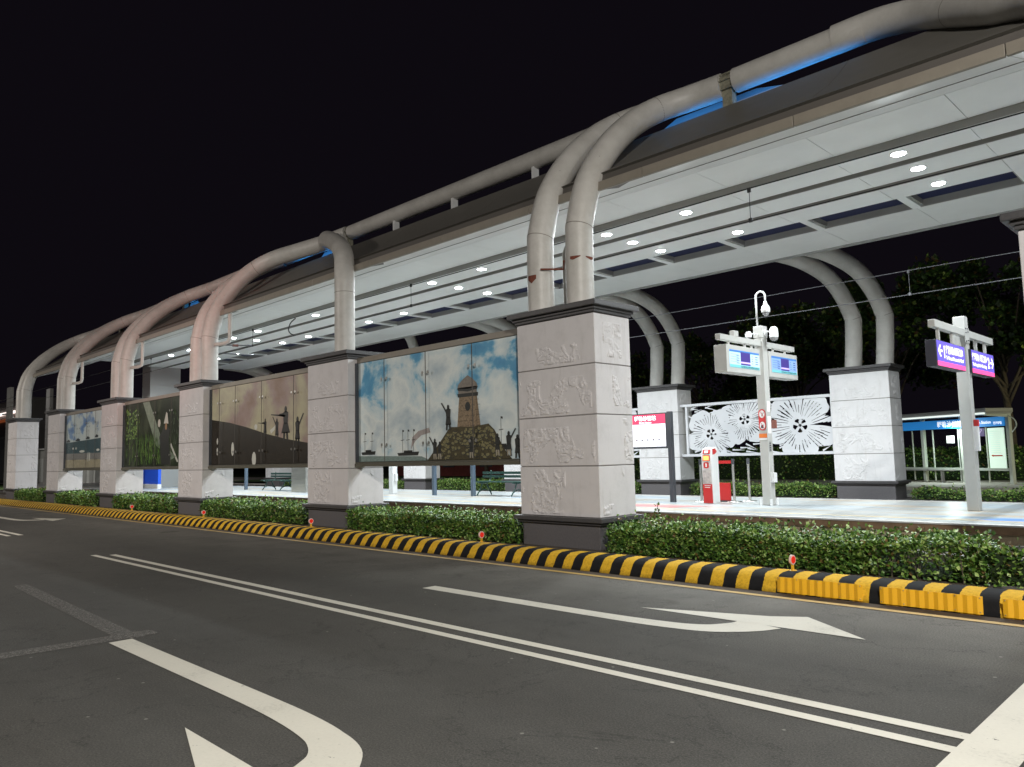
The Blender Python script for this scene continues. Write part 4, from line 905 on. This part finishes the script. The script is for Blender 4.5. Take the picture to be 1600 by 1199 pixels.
# route map board
def board(x0, x1, label, lit):
    t = thing('route_map_board', label, 'information board', ((x0 + x1) / 2, 16.1, PL))
    for x in (x0 - .09, x1 + .02):
        b = MB(); b.box(x, x + .11, 16.04, 16.16, PL, 2.66 if lit else 2.4); b.build('leg', M_dgrey if lit else M_bpost, t, bevel=.006)
    b = MB(); b.box(x0 + .025, x1 + .015, 16.05, 16.15, 1.76, 2.64 if lit else 2.38); o = b.build('case', M_dgrey if lit else M_bpost, t)
    y = 16.047; b = MB()
    b.face([(x0 + .07, y, 1.81), (x1 - .03, y, 1.81), (x1 - .03, y, 2.37), (x0 + .07, y, 2.37)], 0)
    if lit:
        b.face([(x0 + .07, y, 2.371), (x1 - .03, y, 2.371), (x1 - .03, y, 2.61), (x0 + .07, y, 2.61)], 1)
        b.text('輕軌沙崙站', .13, (x1 - .62, y - .003, 2.47), (1, 0, 0), (0, 0, 1), 2, align='CENTER', bold=.003); b.text('Shalun Station', .065, (x1 - .62, y - .003, 2.39), (1, 0, 0), (0, 0, 1), 2, align='CENTER', bold=.002)
        for k in range(9):
            x = x1 - .22 - k * .17
            b.face([(x + .022 * math.cos(a * .785), y - .004, 1.98 + .022 * math.sin(a * .785)) for a in range(8)], 3)
            b.face([(x - .03, y - .003, 1.95), (x - .09, y - .003, 1.87), (x - .08, y - .003, 1.86), (x - .02, y - .003, 1.94)], 3)
        b.face([(x1 - 1.6, y - .003, 1.975), (x1 - .2, y - .003, 1.975), (x1 - .2, y - .003, 1.985), (x1 - 1.6, y - .003, 1.985)], 3)
        for k in range(12):
            a0 = R(-30 + k * 14); a1 = R(-30 + k * 14 + 9); cxx, czz = x1 - .75, 2.10
            b.face([(cxx + .27 * math.cos(a0), y - .003, czz + .18 * math.sin(a0)), (cxx + .27 * math.cos(a1), y - .003, czz + .18 * math.sin(a1)), (cxx + .258 * math.cos(a1), y - .003, czz + .17 * math.sin(a1)), (cxx + .258 * math.cos(a0), y - .003, czz + .17 * math.sin(a0))], 3)
        b.build('map_face', [E_paper, E_hdr, E_signw, M_ink], o)
    else: b.build('map_face', [M_wprint], o)
board(-12.6, -10.66, 'lit red and white route map board beside the nearest pillar', True)
board(-19.68, -17.90, 'board on two blue grey legs behind the watchtower mural, only legs showing', False)
board(-34.8, -33.06, 'board behind the battle mural, only one blue leg showing left of the bench', False)
# plain white post behind mural
t = thing('display_post', 'white platform post half hidden behind the watchtower mural, small box on its side', 'display post', (-21.95, 16.1, PL))
b = MB(); b.box(-22.08, -21.86, 16.0, 16.2, PL, 4.1); b.build('post', M_white_m, t, bevel=.01); b = MB(); b.box(-21.86, -21.76, 16.05, 16.15, .9, 1.15); b.build('switch_box', M_white_m, t)
# ticket reader kiosk
t = thing('card_reader', 'slim white and red card reader pillar with a small orange lit screen', 'card reader', (-9.52, 16.1, PL))
b = MB(); prf = [(15.96, PL), (16.26, PL), (16.26, 1.70), (16.18, 1.76), (15.98, 1.72), (15.93, 1.5), (15.95, .9)]
b.profx(prf, -9.66, -9.40); b.build('body', M_white_m, t, bevel=.012)
b = MB(); b.profx([(15.943, PL + .01), (15.953, PL + .01), (15.943, .9), (15.933, .9)], -9.65, -9.41, 0); b.build('red_skirt', M_red, t)
b = MB(); b.face([(-9.63, 15.926, .92), (-9.42, 15.926, .92), (-9.42, 15.92, 1.22), (-9.63, 15.92, 1.22)], 0)
b.face([(-9.6, 15.93, .86), (-9.44, 15.93, .86), (-9.44, 15.93, .875), (-9.6, 15.93, .875)], 2); b.face([(-9.6, 15.93, .82), (-9.46, 15.93, .82), (-9.46, 15.93, .835), (-9.6, 15.93, .835)], 2)
rr(-9.60, -9.46, 1.27, 1.41, .04, 1, 15.918)
b.face([(-9.55, 15.914, 1.30), (-9.51, 15.914, 1.30), (-9.51, 15.914, 1.38), (-9.55, 15.914, 1.38)], 2)
b.face([(-9.62, 15.92, 1.44), (-9.43, 15.92, 1.44), (-9.43, 15.925, 1.57), (-9.62, 15.925, 1.57)], 1); b.face([(-9.62, 15.935, 1.60), (-9.43, 15.935, 1.60), (-9.43, 15.962, 1.70), (-9.62, 15.962, 1.70)], 1)
b.face([(-9.58, 15.93, 1.62), (-9.48, 15.93, 1.62), (-9.48, 15.955, 1.68), (-9.58, 15.955, 1.68)], 2)
b.build('front_print', [mat('print_grey', (.45, .42, .40), .5, noise=.5, nscale=9), M_redp, M_wprint], t)
b = MB(); b.face([(-9.60, 15.912, 1.455), (-9.45, 15.912, 1.455), (-9.45, 15.917, 1.555), (-9.60, 15.917, 1.555)]); b.build('screen', emi('orange_screen', (1, .45, .12), 1.1), t)
b = MB(); b.face([(-9.398, 16.0, 1.58), (-9.398, 16.12, 1.6), (-9.398, 16.2, 1.66), (-9.398, 16.12, 1.72), (-9.398, 16.0, 1.72)]); b.build('side_logo', M_redp, t)
t = thing('notice_panel', 'low plain red panel standing behind the card reader', 'panel', (-9.55, 16.75, PL)); b = MB(); b.box(-9.80, -9.38, 16.70, 16.74, PL + .03, .90); b.build('panel', M_red, t, bevel=.004)
b = MB(); b.box(-9.80, -9.38, 16.64, 16.80, PL, PL + .03); b.build('foot', M_dgrey, t)
for (x, y, lab) in ((-9.28, 16.7, 'chrome belt post nearer the card reader with red belt head'), (-9.1, 17.1, 'chrome belt post standing just behind the other one'), (-10.1, 16.6, 'chrome belt post left of the card reader, only its round foot showing')):
    t = thing('belt_post', lab, 'belt post', (x, y, PL), 'chrome belt posts')
    b = MB(); b.lathe((x, y, PL), [(0, .04), (.03, .035), (.12, .022), (.17, .015), (.175, 0)], 24); b.build('foot', M_steel, t, smooth=True)
    b = MB(); b.cyl((x, y, PL + .03), (x, y, 1.34), .03, 16); b.build('pole', M_steel, t, auto=40)
    b = MB(); b.cyl((x, y, 1.34), (x, y, 1.47), .036, 16); b.build('head', M_dgrey, t, auto=40)
b = MB(); b.box(-10.1, -9.31, 16.66, 16.668, 1.36, 1.43); tag(b.build('belt', M_red, loc=(-9.7, 16.66, 1.36)), 'bright red belt stretched between the belt posts behind the card reader', 'belt')
# benches
def bench(x, y, label):
    t = thing('bench', label, 'bench', (x, y, PL), 'dark green platform benches')
    for k in range(5):
        b = MB(); b.box(x - 1.1, x + 1.1, y - .22 + k * .095, y - .15 + k * .095, PL + .42, PL + .45); b.build('seat_slat', M_dgreen, t)
    for k in range(2):
        b = MB(); b.box(x - 1.1, x + 1.1, y + .26, y + .29, PL + .55 + k * .11, PL + .63 + k * .11); b.build('back_slat', M_dgreen, t)
    for xx in (x - .75, x + .75):
        b = MB()
        b.tube(catmull([(xx - .02, y - .30, PL + .02), (xx, y - .24, PL + .12), (xx, y - .12, PL + .30), (xx, y - .1, PL + .40)]), .022, 8); b.tube(catmull([(xx - .02, y + .32, PL + .02), (xx, y + .26, PL + .12), (xx, y + .14, PL + .30), (xx, y + .12, PL + .40)]), .022, 8)
        b.tube(catmull([(xx, y - .26, PL + .41), (xx, y + .1, PL + .40), (xx, y + .27, PL + .5), (xx, y + .31, PL + .78)]), .02, 8)
        b.tube(catmull([(xx, y - .24, PL + .12), (xx, y, PL + .2), (xx, y + .26, PL + .12)]), .016, 8)
        b.build('leg', M_dgreen, t, smooth=True)
bench(-30.2, 16.15, 'dark green bench with curled iron legs seen under the battle mural'); bench(-17.0, 16.5, 'dark green bench mostly hidden by the nearest pillar, one curled leg showing')
b = MB(); b.box(-27.9, -26.8, 15.5, 16.5, PL, 2.3); tag(b.build('equipment_cabinet', M_steel, loc=(-27.3, 16, PL), bevel=.01), 'shiny stainless steel cabinet left of the single-pipe pillar', 'cabinet')
# canopy piers and blue wall
t = thing('canopy_pier', 'tall square pier holding the canopy above the jungle mural, one side brightly lit', 'pier', (-43.4, 16, PL))
b = MB()
for k in range(6): b.box(-43.9, -42.75, 15.4, 17.0, PL + k * 1.1, min(PL + (k + 1) * 1.1 - .015, 7.09))
b.build('cladding', mat('pier_panel', (.30, .31, .30), .5), t, bevel=.006); b = MB(); b.box(-43.88, -42.77, 15.42, 16.98, PL, 7.06); b.build('core', M_slot, t)
t = thing('blue_wall', 'bright blue panel with white foot standing on the platform under the jungle mural', 'panel', (-42.5, 15.2, PL))
b = MB(); b.box(-43.75, -40.6, 15.1, 15.25, PL + .22, 2.6); b.build('panel', mat('blue_panel', (.02, .10, .60), .3, coat=.5, emit=(.01, .05, .5), es=.25), t); b = MB(); b.box(-43.75, -40.6, 15.08, 15.27, PL, PL + .22); b.build('foot', M_white_m, t)
for (x, y, lab) in ((-59.3, 14.77, 'tall grey square column rising behind the pillar left of the seascape mural'), (-59.5, 12.5, 'tall grey square column rising behind the farthest kerb pillar')):
    b = MB()
    for k in range(5): b.box(x - .45, x + .45, y - .1, y + .1, .12 + k * 1.38, .12 + (k + 1) * 1.38 - .02)
    b.box(x - .43, x + .43, y - .08, y + .08, .12, 7.0)
    tag(b.build('gate_column', mat('gate_grey', (.22, .22, .21), .6), loc=(x, y, .12)), lab, 'column', 'grey square columns')

# ------------------------------------------------------------------ kerb reflectors and corrugated guards
for (x, yaw_, lab) in ((-4.28, 62, 'red reflector disc seen nearly edge-on, on the kerb above the yellow guards'), (-9.78, 8, 'red reflector disc on the kerb just left of the nearest pillar'), (-15.33, 0, 'red reflector disc on the kerb in front of the single-pipe pillar'), (-20.92, 0, 'red reflector disc on the kerb beside the pillar between jungle and battle murals'), (-26.35, 0, 'leftmost red reflector disc on the kerb, under the jungle mural')):
    t = thing('kerb_reflector', lab, 'reflector', (x, 9.0, .2), 'red kerb reflectors', rotz=R(90 - yaw_ * .1), local=True)
    b = MB(); b.box(-.02, .02, -.008, .008, 0, .09); b.lathe((0, 0, .0), [(.05, 0), (.05, .012), (.0, .016)], 14); b.build('stem', M_yel, t)
    b = MB(); b.cyl((0, -.012, .135), (0, .012, .135), .058, 24); b.build('rim', mat('reflector_rim', (.75, .55, .5), .4), t, auto=40)
    b = MB(); b.cyl((0, -.017, .135), (0, .017, .135), .043, 24); b.build('disc', mat('reflector_red', (.65, .03, .02), .2, emit=(1, .02, .01), es=.25), t, auto=40)
for (x0, x1, lab) in ((-4.275, -3.315, 'yellow corrugated guard strip on the kerb, leftmost of three'), (-3.135, -2.18, 'yellow corrugated guard strip on the kerb, middle of three'), (-2.01, -1.05, 'yellow corrugated guard strip on the kerb, cut off at the right edge')):
    t = thing('kerb_guard', lab, 'kerb guard', ((x0 + x1) / 2, 8.55, .02), 'yellow kerb guards')
    n = 11; b = MB(); v = []
    for k in range(n * 2 + 1):
        x = x0 + (x1 - x0) * k / (n * 2); y = 8.565 - (.015 if k % 2 else .0); v.append((x, y))
    for (xa, ya), (xb, yb) in zip(v[:-1], v[1:]):
        b.face([(xa, ya, .02), (xb, yb, .02), (xb, yb + .015, .19), (xa, ya + .015, .19)]); b.face([(xa, ya + .008, .02), (xa, ya + .023, .19), (xb, yb + .023, .19), (xb, yb + .008, .02)])
        b.face([(xa, ya + .015, .19), (xb, yb + .015, .19), (xb, yb + .023, .19), (xa, ya + .023, .19)])
    b.build('sheet', M_guard, t)
    b = MB()
    for k in (0.02, .25, .5, .75, .98):
        for z in (.04, .175): x = x0 + (x1 - x0) * k; b.cyl((x, 8.55 + z * .08, z), (x, 8.57 + z * .08, z), .006, 8)
    b.build('screws', M_steel, t)

# ------------------------------------------------------------------ bus shelter
t = thing('bus_shelter', 'glass bus shelter with blue station name band across the far road', 'bus shelter', (-7.35, 34.0, .15), rotz=R(-31), local=True)
Lb = 6.6
M_cream = mat('shelter_cream', (.52, .56, .50), .5)
b = MB(); b.box(-Lb, -.0, -.95, .35, 2.74, 2.90); b.box(-Lb, .0, -.9, .3, 2.68, 2.74); b.build('roof', M_greym, t, bevel=.02)
b = MB(); b.cyl((-Lb, -.96, 2.70), (-.05, -.96, 2.70), .035, 10); b.build('roof_edge', emi('shelter_edge_light', (.9, 1, .95), .9), t)
for x in (-.08, -2.3, -4.4, -Lb + .08):
    b = MB(); b.box(x - .07, x + .07, .1, .24, 0, 2.70); b.build('post', M_cream, t)
b = MB(); b.profx([(.10, 2.1), (.24, 2.1), (.24, 2.68), (-.9, 2.68), (-.9, 2.62), (.1, 2.55)], -.12, -.02); b.build('bracket', M_cream, t)
b = MB(); b.box(-Lb, -.15, .02, .08, 2.22, 2.58); o = b.build('name_band', mat('band_blue', (.02, .20, .55), .4, emit=(.02, .22, .6), es=.55), t)
E_bw = emi('band_white', (.9, .95, 1), .8)
for args in (('輕軌沙崙站', .26, (-3.42, .014, 2.31), .006, None), ('LRT Shalun Station', .16, (-1.95, .014, 2.34), .004, None), ('淡海輕軌', .12, (-.62, .0135, 2.30), .003, .4)):
    b = MB(); b.text(args[0], args[1], args[2], (1, 0, 0), (0, 0, 1), 0, bold=args[3], width=args[4]); b.build('lettering', E_bw, o)
for (a, c) in ((-Lb + .15, -5.0), (-4.98, -3.83), (-3.81, -2.47), (-2.45, -1.1), (-1.08, -.15)):
    b = MB(); b.box(a, c, .12, .135, .55, 2.2); b.build('glass_pane', M_glass, t)
b = MB()
for x in (-5.0 + .01, -3.82, -2.46, -1.09): b.box(x - .015, x + .015, .1, .15, .05, 2.2)
b.box(-Lb, -.15, .06, .16, .50, .60); b.build('rails', M_cream, t)
b = MB(); b.box(-Lb + .3, -2.6, -.35, .02, .48, .53); b.box(-5.6, -5.5, -.2, -.1, 0, .48); b.box(-3.2, -3.1, -.2, -.1, 0, .48); b.build('seat', M_greym, t)
b = MB(); b.box(-3.05, -2.65 - .0, .09, .11, 1.62, 1.92); o = b.build('notice', emi('notice_white', (.75, .8, .75), .5), t)
b = MB(); b.text('公車動態資訊', .07, (-3.03, .086, 1.8), (1, 0, 0), (0, 0, 1), 0, bold=.002, width=.36)
for k in range(3): b.face([(-3.0, .087, 1.66 + k * .035), (-2.75, .087, 1.66 + k * .035), (-2.75, .087, 1.67 + k * .035), (-3.0, .087, 1.67 + k * .035)])
b.build('notice_print', M_ink, o)
b = MB(); b.box(-.95, -.22, .05, .09, .60, 2.16); o = b.build('timetable_panel', emi('timetable_white', (.62, .78, .66), .7), t)
b = MB()
for k in range(12): b.face([(-.88, .046, 1.2 + k * .075), (-.4, .046, 1.2 + k * .075), (-.4, .046, 1.208 + k * .075), (-.88, .046, 1.208 + k * .075)], 0)
b.face([(-.86, .046, 1.09), (-.76, .046, 1.14), (-.76, .046, 1.11), (-.34, .046, 1.11), (-.34, .046, 1.06), (-.76, .046, 1.06), (-.76, .046, 1.03)], 1); b.build('timetable_print', [M_greym, M_redp], o)
b = MB(); b.face([(-2.4, .11, 1.85), (-1.15, .11, 1.85), (-1.15, .11, 2.18), (-2.4, .11, 2.18)], 0)
for k in range(7): b.face([(-2.35 + k * .15, .107, 1.88), (-2.3 + k * .17, .107, 1.95 + .02 * k), (-2.0 + k * .12, .107, 2.15), (-2.05 + k * .12, .107, 2.15), (-2.33 + k * .17, .107, 1.96 + .02 * k), (-2.38 + k * .15, .107, 1.88)], 1)
b.build('poster', [emi('poster_purple', (.05, .03, .09), .6), emi('poster_lines', (.30, .22, .40), .6)], t)
b = MB(); b.tube(catmull([(.0, .1, 2.6), (.25, .1, 2.45), (.32, .1, 2.2), (.1, .1, 1.95)]), .02, 8); b.build('cable', M_cream, t)
lx = lamp('AREA', (-9.6, 34.9, 2.66), 110, (.85, 1, .95), .3, (-9.4, 34.6, 0), name='shelter_light')

# ------------------------------------------------------------------ hedges and plants
def leaves(b, rnd, n, pos, size, mats, up=.35):
    V = []; Fc = []; Mi = []
    for k in range(n):
        x, y, z = pos(rnd)
        a = rnd.uniform(0, 6.283); e = rnd.gauss(.5, .5); s_ = size * rnd.uniform(.6, 1.3)
        d = Vector((math.cos(a) * math.cos(e), math.sin(a) * math.cos(e), math.sin(e)))
        sd = d.cross(Vector((rnd.uniform(-1, 1), rnd.uniform(-1, 1), 1.0 + up))).normalized() * s_ * .42
        p_ = Vector((x, y, z)); q = p_ + d * s_
        m_ = p_ + d * s_ * .5; nrm = d.cross(sd).normalized() * s_ * .08
        i = len(V); V += [p_, m_ + sd + nrm, q, m_ - sd + nrm]; Fc += [(i, i + 1, i + 2, i + 3)]
        r_ = rnd.random(); t_ = 0
        for t_, th in enumerate(mats):
            if r_ < th: break
        Mi.append(t_)
    base = len(b.v); b.v += V; b.f += [[base + i for i in f_] for f_ in Fc]; b.m += Mi
def hedge(x0, x1, y0, y1, z0, z1, n, size, label, seed, group, mats=(M_leafA, M_leafB, M_leafC, M_leafD), probs=(.30, .74, .94, 1.01), cat='hedge', gap=0):
    rn = random.Random(seed); ph = rn.uniform(0, 9)
    def top(x, y): return z1 + .04 * math.sin(x * 2.1 + ph) + .035 * math.sin(x * 5.3 + y * 4 + ph) + .02 * math.sin(x * 13.7 + y * 9) - .35 * (z1 - z0) * max(0, abs((y - (y0 + y1) / 2) / ((y1 - y0) / 2)) - .75) * 2
    def pos(r):
        for _ in range(20):
            x = r.uniform(x0, x1); k = r.random(); y = r.uniform(y0, y1)
            tz = top(x, y)
            if k < .42: z = tz - abs(r.gauss(0, .03))                   # top skin
            elif k < .85: y = y0 + abs(r.gauss(0, .05)) + .03 * math.sin(x * 7 + ph); z = z0 + (tz - z0) * r.random() ** .8   # front skin
            elif k < .92: x = r.choice((x0, x1)) + r.gauss(0, .04); z = r.uniform(z0, tz)
            else: x = x0 + (x1 - x0) * (int(r.random() * 34) + .5 + r.gauss(0, .06)) / 34; z = tz + r.random() ** 2 * .10
            if gap and abs(x - gap) < .35 and z < tz - .12 and r.random() < .7: continue
            return x, y, z
        return x, y, z
    t = thing('hedge' if cat == 'hedge' else 'shrub', label, cat, ((x0 + x1) / 2, (y0 + y1) / 2, z0), group)
    b = MB(); leaves(b, rn, n, pos, size, probs)
    if gap:
        for k in range(18):
            x = gap + rn.uniform(-.5, .5); b.cyl((x, y0 + .03 + rn.random() * .25, z0), (x + rn.uniform(-.06, .06), y0 + .03, z0 + .33), .006, 5, 4)
    b.build('foliage', list(mats) + [M_bark], t)
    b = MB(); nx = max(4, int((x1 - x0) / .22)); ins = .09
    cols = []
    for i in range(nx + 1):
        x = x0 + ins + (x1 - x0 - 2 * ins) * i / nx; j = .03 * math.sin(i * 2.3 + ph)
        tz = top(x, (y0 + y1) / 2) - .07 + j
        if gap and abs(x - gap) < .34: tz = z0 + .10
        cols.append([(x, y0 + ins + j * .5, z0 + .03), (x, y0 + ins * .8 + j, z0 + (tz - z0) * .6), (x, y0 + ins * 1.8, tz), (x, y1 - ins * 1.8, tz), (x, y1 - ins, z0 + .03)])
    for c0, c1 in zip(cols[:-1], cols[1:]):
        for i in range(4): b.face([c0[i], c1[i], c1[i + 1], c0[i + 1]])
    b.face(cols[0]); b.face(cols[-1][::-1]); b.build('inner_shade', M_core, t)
HG = 'clipped hedges along the kerb'
hedge(-7.5, -2.45, 9.56, 10.6, .13, .525, 22000, .053, 'leafy hedge right of the nearest pillar, behind the yellow kerb guards', 1, HG, gap=-3.1)
hedge(-2.3 + 1.8, 4.5, 9.56, 10.6, .13, .60, 4000, .045, 'hedge beyond the right edge of the photo', 2, HG)
hedge(-2.42, -.6, 9.50, 9.66, .13, .54, 2500, .05, 'narrow hedge strip in front of the pillar at the right edge', 21, HG)
hedge(-14.75, -9.55, 9.56, 10.6, .13, .53, 16500, .053, 'leafy hedge under the watchtower mural', 3, HG)
hedge(-22.5, -16.75, 9.56, 10.6, .13, .545, 10500, .058, 'leafy hedge under the battle mural', 4, HG)
hedge(-29.9, -24.55, 9.56, 10.6, .13, .55, 8000, .062, 'leafy hedge under the jungle mural', 5, HG)
hedge(-37.1, -31.95, 9.56, 10.6, .13, .55, 5500, .07, 'leafy hedge under the seascape mural', 6, HG)
hedge(-43.9, -39.2, 9.56, 10.6, .13, .56, 4500, .07, 'short hedge between the two leftmost kerb pillars', 7, HG)
FG = 'low hedges beyond the platform'
PB = (.25, .62, .95, 1.01)
for i, (xa, xb, lab, n, zt) in enumerate(((-7.7, 4, 'sparse low hedge right of the pale pillar, in front of the bus shelter', 7000, .40), (-15.1, -9.95, 'low hedge under the flower screen in full view', 6000, .5),
        (-22.35, -17.2, 'low hedge behind the nearest pillar', 3500, .5), (-29.6, -24.5, 'yellow-green low hedge seen between two blue grey legs under the watchtower mural', 6000, .55),
        (-36.9, -31.7, 'low hedge seen right of the single-pipe pillar foot', 3500, .5), (-46.0, -39.0, 'low hedge seen behind the green bench', 3500, .5))):
    hedge(xa, xb, 24.1, 25.1, .12, zt, n, .06, lab, 30 + i, FG, probs=PB)
# sprig
t = thing('sprig', 'single tall leafy sprig sticking up out of the hedge beside the nearest pillar', 'sprig', (-7.0, 10.2, .5))
b = MB(); b.tube([(-7.0, 10.2, .5), (-6.98, 10.2, .7), (-7.01, 10.2, .86)], .005, 6); b.build('stem', M_bark, t)
b = MB(); rn = random.Random(8); leaves(b, rn, 22, lambda r: (-7 + r.uniform(-.03, .03), 10.2 + r.uniform(-.03, .03), r.uniform(.6, .86)), .05, (.5, 1.1)); b.build('foliage', [M_leafA, M_leafB], t)

# ------------------------------------------------------------------ trees behind
leafT = [leafmat('tree_leaf_dark', (.012, .034, .008), (.028, .062, .014)), leafmat('tree_leaf_mid', (.03, .075, .012), (.055, .11, .02)), leafmat('tree_leaf_pale', (.12, .20, .03), (.20, .26, .05)), leafmat('tree_leaf_rust', (.07, .05, .015), (.12, .07, .02))]
def tree(x, y, h, rad, label, seed, n=5200, leaf=.20, mats=None, probs=(.55, .85, .93, 1.01)):
    mats = (leafT[0], leafT[1], leafT[2], leafT[3]); rn = random.Random(seed)
    t = thing('broadleaf_tree', label, 'tree', (x, y, .1), 'trees behind the bus stop')
    b = MB(); b.tube(catmull([(x, y, .1), (x + rn.uniform(-.1, .1), y, h * .2), (x + rn.uniform(-.2, .2), y, h * .4), (x + rn.uniform(-.3, .3), y, h * .65)]), [.20 - .007 * k for k in range(19)], 10)
    cl = []
    for k in range(40):
        a = rn.uniform(0, 6.28); e = rn.uniform(-.8, 1.3); rr_ = rad * rn.uniform(.5, 1.0)
        c = Vector((x + rr_ * math.cos(a) * math.cos(e), y + rr_ * math.sin(a) * math.cos(e) * .8, h * .62 + rr_ * math.sin(e) * .85))
        cl.append((c, rn.uniform(.45, .95)))
        if k < 14: b.tube(catmull([(x, y, h * rn.uniform(.28, .5)), ((x + c.x) / 2 + rn.uniform(-.2, .2), (y + c.y) / 2, (h * .45 + c.z) / 2), tuple(c)], 4), [.075 - .007 * q for q in range(9)], 6)
    b.build('trunk', M_bark, t, smooth=True)
    def pos(r):
        c, s_ = r.choice(cl)
        d = Vector((r.gauss(0, 1), r.gauss(0, 1), r.gauss(0, .7))).normalized() * s_ * r.random() ** .4
        return c + d
    b = MB(); leaves(b, rn, n, pos, leaf, probs, up=.8); b.build('crown', list(mats), t)
TL = ['at the right edge, behind the direction signs', 'between the pale pillar and the direction signs', 'behind the twin pipes of the right pale pillar', 'behind the display post', 'left of the display post', 'behind the left pale pillar pipes', 'behind the nearest pillar', 'far behind the watchtower mural']
rt_ = random.Random(77)
for k, (x, y, h, rad) in enumerate(((-3.0, 39.5, 12.5, 4.6), (-8.6, 40.5, 11.8, 4.4), (-14.0, 42, 11.6, 4.3), (-19.5, 43, 10.6, 4.2), (-25.5, 43, 9.8, 3.9), (-31.5, 43, 9, 3.4), (-38, 44, 8.0, 3.2), (-47, 44, 7.4, 3.2))):
    tree(x, y, h, rad, 'dark leafy tree ' + TL[k], 100 + k, n=15000 if k < 4 else 6000, leaf=.24)
hedge(-13.5, 6, 37.9, 39.0, .15, 1.5, 9000, .12, 'dark shrubs growing behind the bus shelter', 60, 'dark shrubs across the road', cat='shrub')
hedge(-34, -13.8, 37.6, 38.8, .15, 1.7, 8000, .13, 'dark shrubs seen below the flower screen', 61, 'dark shrubs across the road', cat='shrub')
# far buildings and lawn
b = MB(); b.face([(-64, 28.5, .16), (-24, 28.5, .16), (-24, 36.5, .16), (-64, 36.5, .16)]); struct('lawn', b, mat('lawn_green', (.06, .16, .03), .9, noise=.3, nscale=10))
t = thing('brick_house', 'dark red low building far behind the lawn, seen under the watchtower mural', 'building', (-46, 47, 0))
b = MB(); b.box(-62, -36, 46, 52, 0, 5); b.build('wall', mat('dark_red_wall', (.16, .03, .025), .8, noise=.3, nscale=3), t); b = MB(); b.box(-62.3, -35.7, 45.7, 52.3, 5.002, 5.3); b.build('roof', M_drec, t)
for k in range(5):
    b = MB(); b.box(-60 + k * 5, -58.4 + k * 5, 45.94, 45.99, .8, 3.2); b.build('window', M_navy, t)
for (x0, x1, y, z1, lab, c) in ((-83.5, -80.5, 20, 3.3, 'grey gate building far off between the two leftmost kerb pillars', (.20, .20, .19)), (-72.0, -66.8, 20, 2.2, 'pale grey equipment cabinets under the seascape mural', (.42, .44, .42)), (-120, -104, 22, 5.2, 'dim grey building beyond the left edge pillar', (.2, .2, .22))):
    t = thing('equipment_hut', lab, 'hut', ((x0 + x1) / 2, y, .1)); mm = mat('hut_%d' % int(-x0), c, .7, noise=.15, nscale=2)
    b = MB(); b.box(x0, x1, y, y + 2.5, .1, z1); b.build('wall', mm, t); b = MB(); b.box(x0 - .1, x1 + .1, y - .15, y + 2.6, z1 + .002, z1 + .12); b.build('roof', M_greym, t)
    for q in range(3):
        b = MB(); xx = x0 + (x1 - x0) * (q + .2) / 3; b.box(xx, xx + (x1 - x0) * .18, y - .03, y - .002, .3, z1 * .75); b.build('door', mat('hut_door', (.30, .31, .30), .5), t)
lamp('AREA', (-75, 12, 8), 900, (1, .95, .9), .5, (-75, 17, 0), name='street_lamp_light')
t = thing('street_lamp', 'distant curved street lamp between the two leftmost kerb pillars', 'street lamp', (-80.5, 17.5, .1))
b = MB(); b.tube(catmull([(-80.5, 17.5, .1), (-80.5, 17.5, 5.2), (-80.7, 17.4, 6.0), (-81.5, 17.2, 6.5), (-82.5, 17, 6.6)]), .09, 8); b.build('pole', M_greym, t, smooth=True)
b = MB(); b.box(-83.4, -82.4, 16.9, 17.1, 6.55, 6.65); b.build('lamp_head', M_greym, t)
t = thing('lit_shop_sign', 'distant white and orange strip lights at the left edge', 'lights', (-150, 30, 9))
b = MB(); b.box(-152, -140, 30, 30.3, 10.3, 10.7); b.build('white_strip', emi('far_white', (1, .85, .8), 1.6), t); b = MB(); b.box(-152, -138, 30.0, 30.3, 9.2, 9.6); b.build('orange_strip', emi('far_orange', (1, .25, .08), .12), t)
b = MB(); b.box(-152, -135, 30.31, 36, .1, 12.5); b.build('wall', M_slot, t)
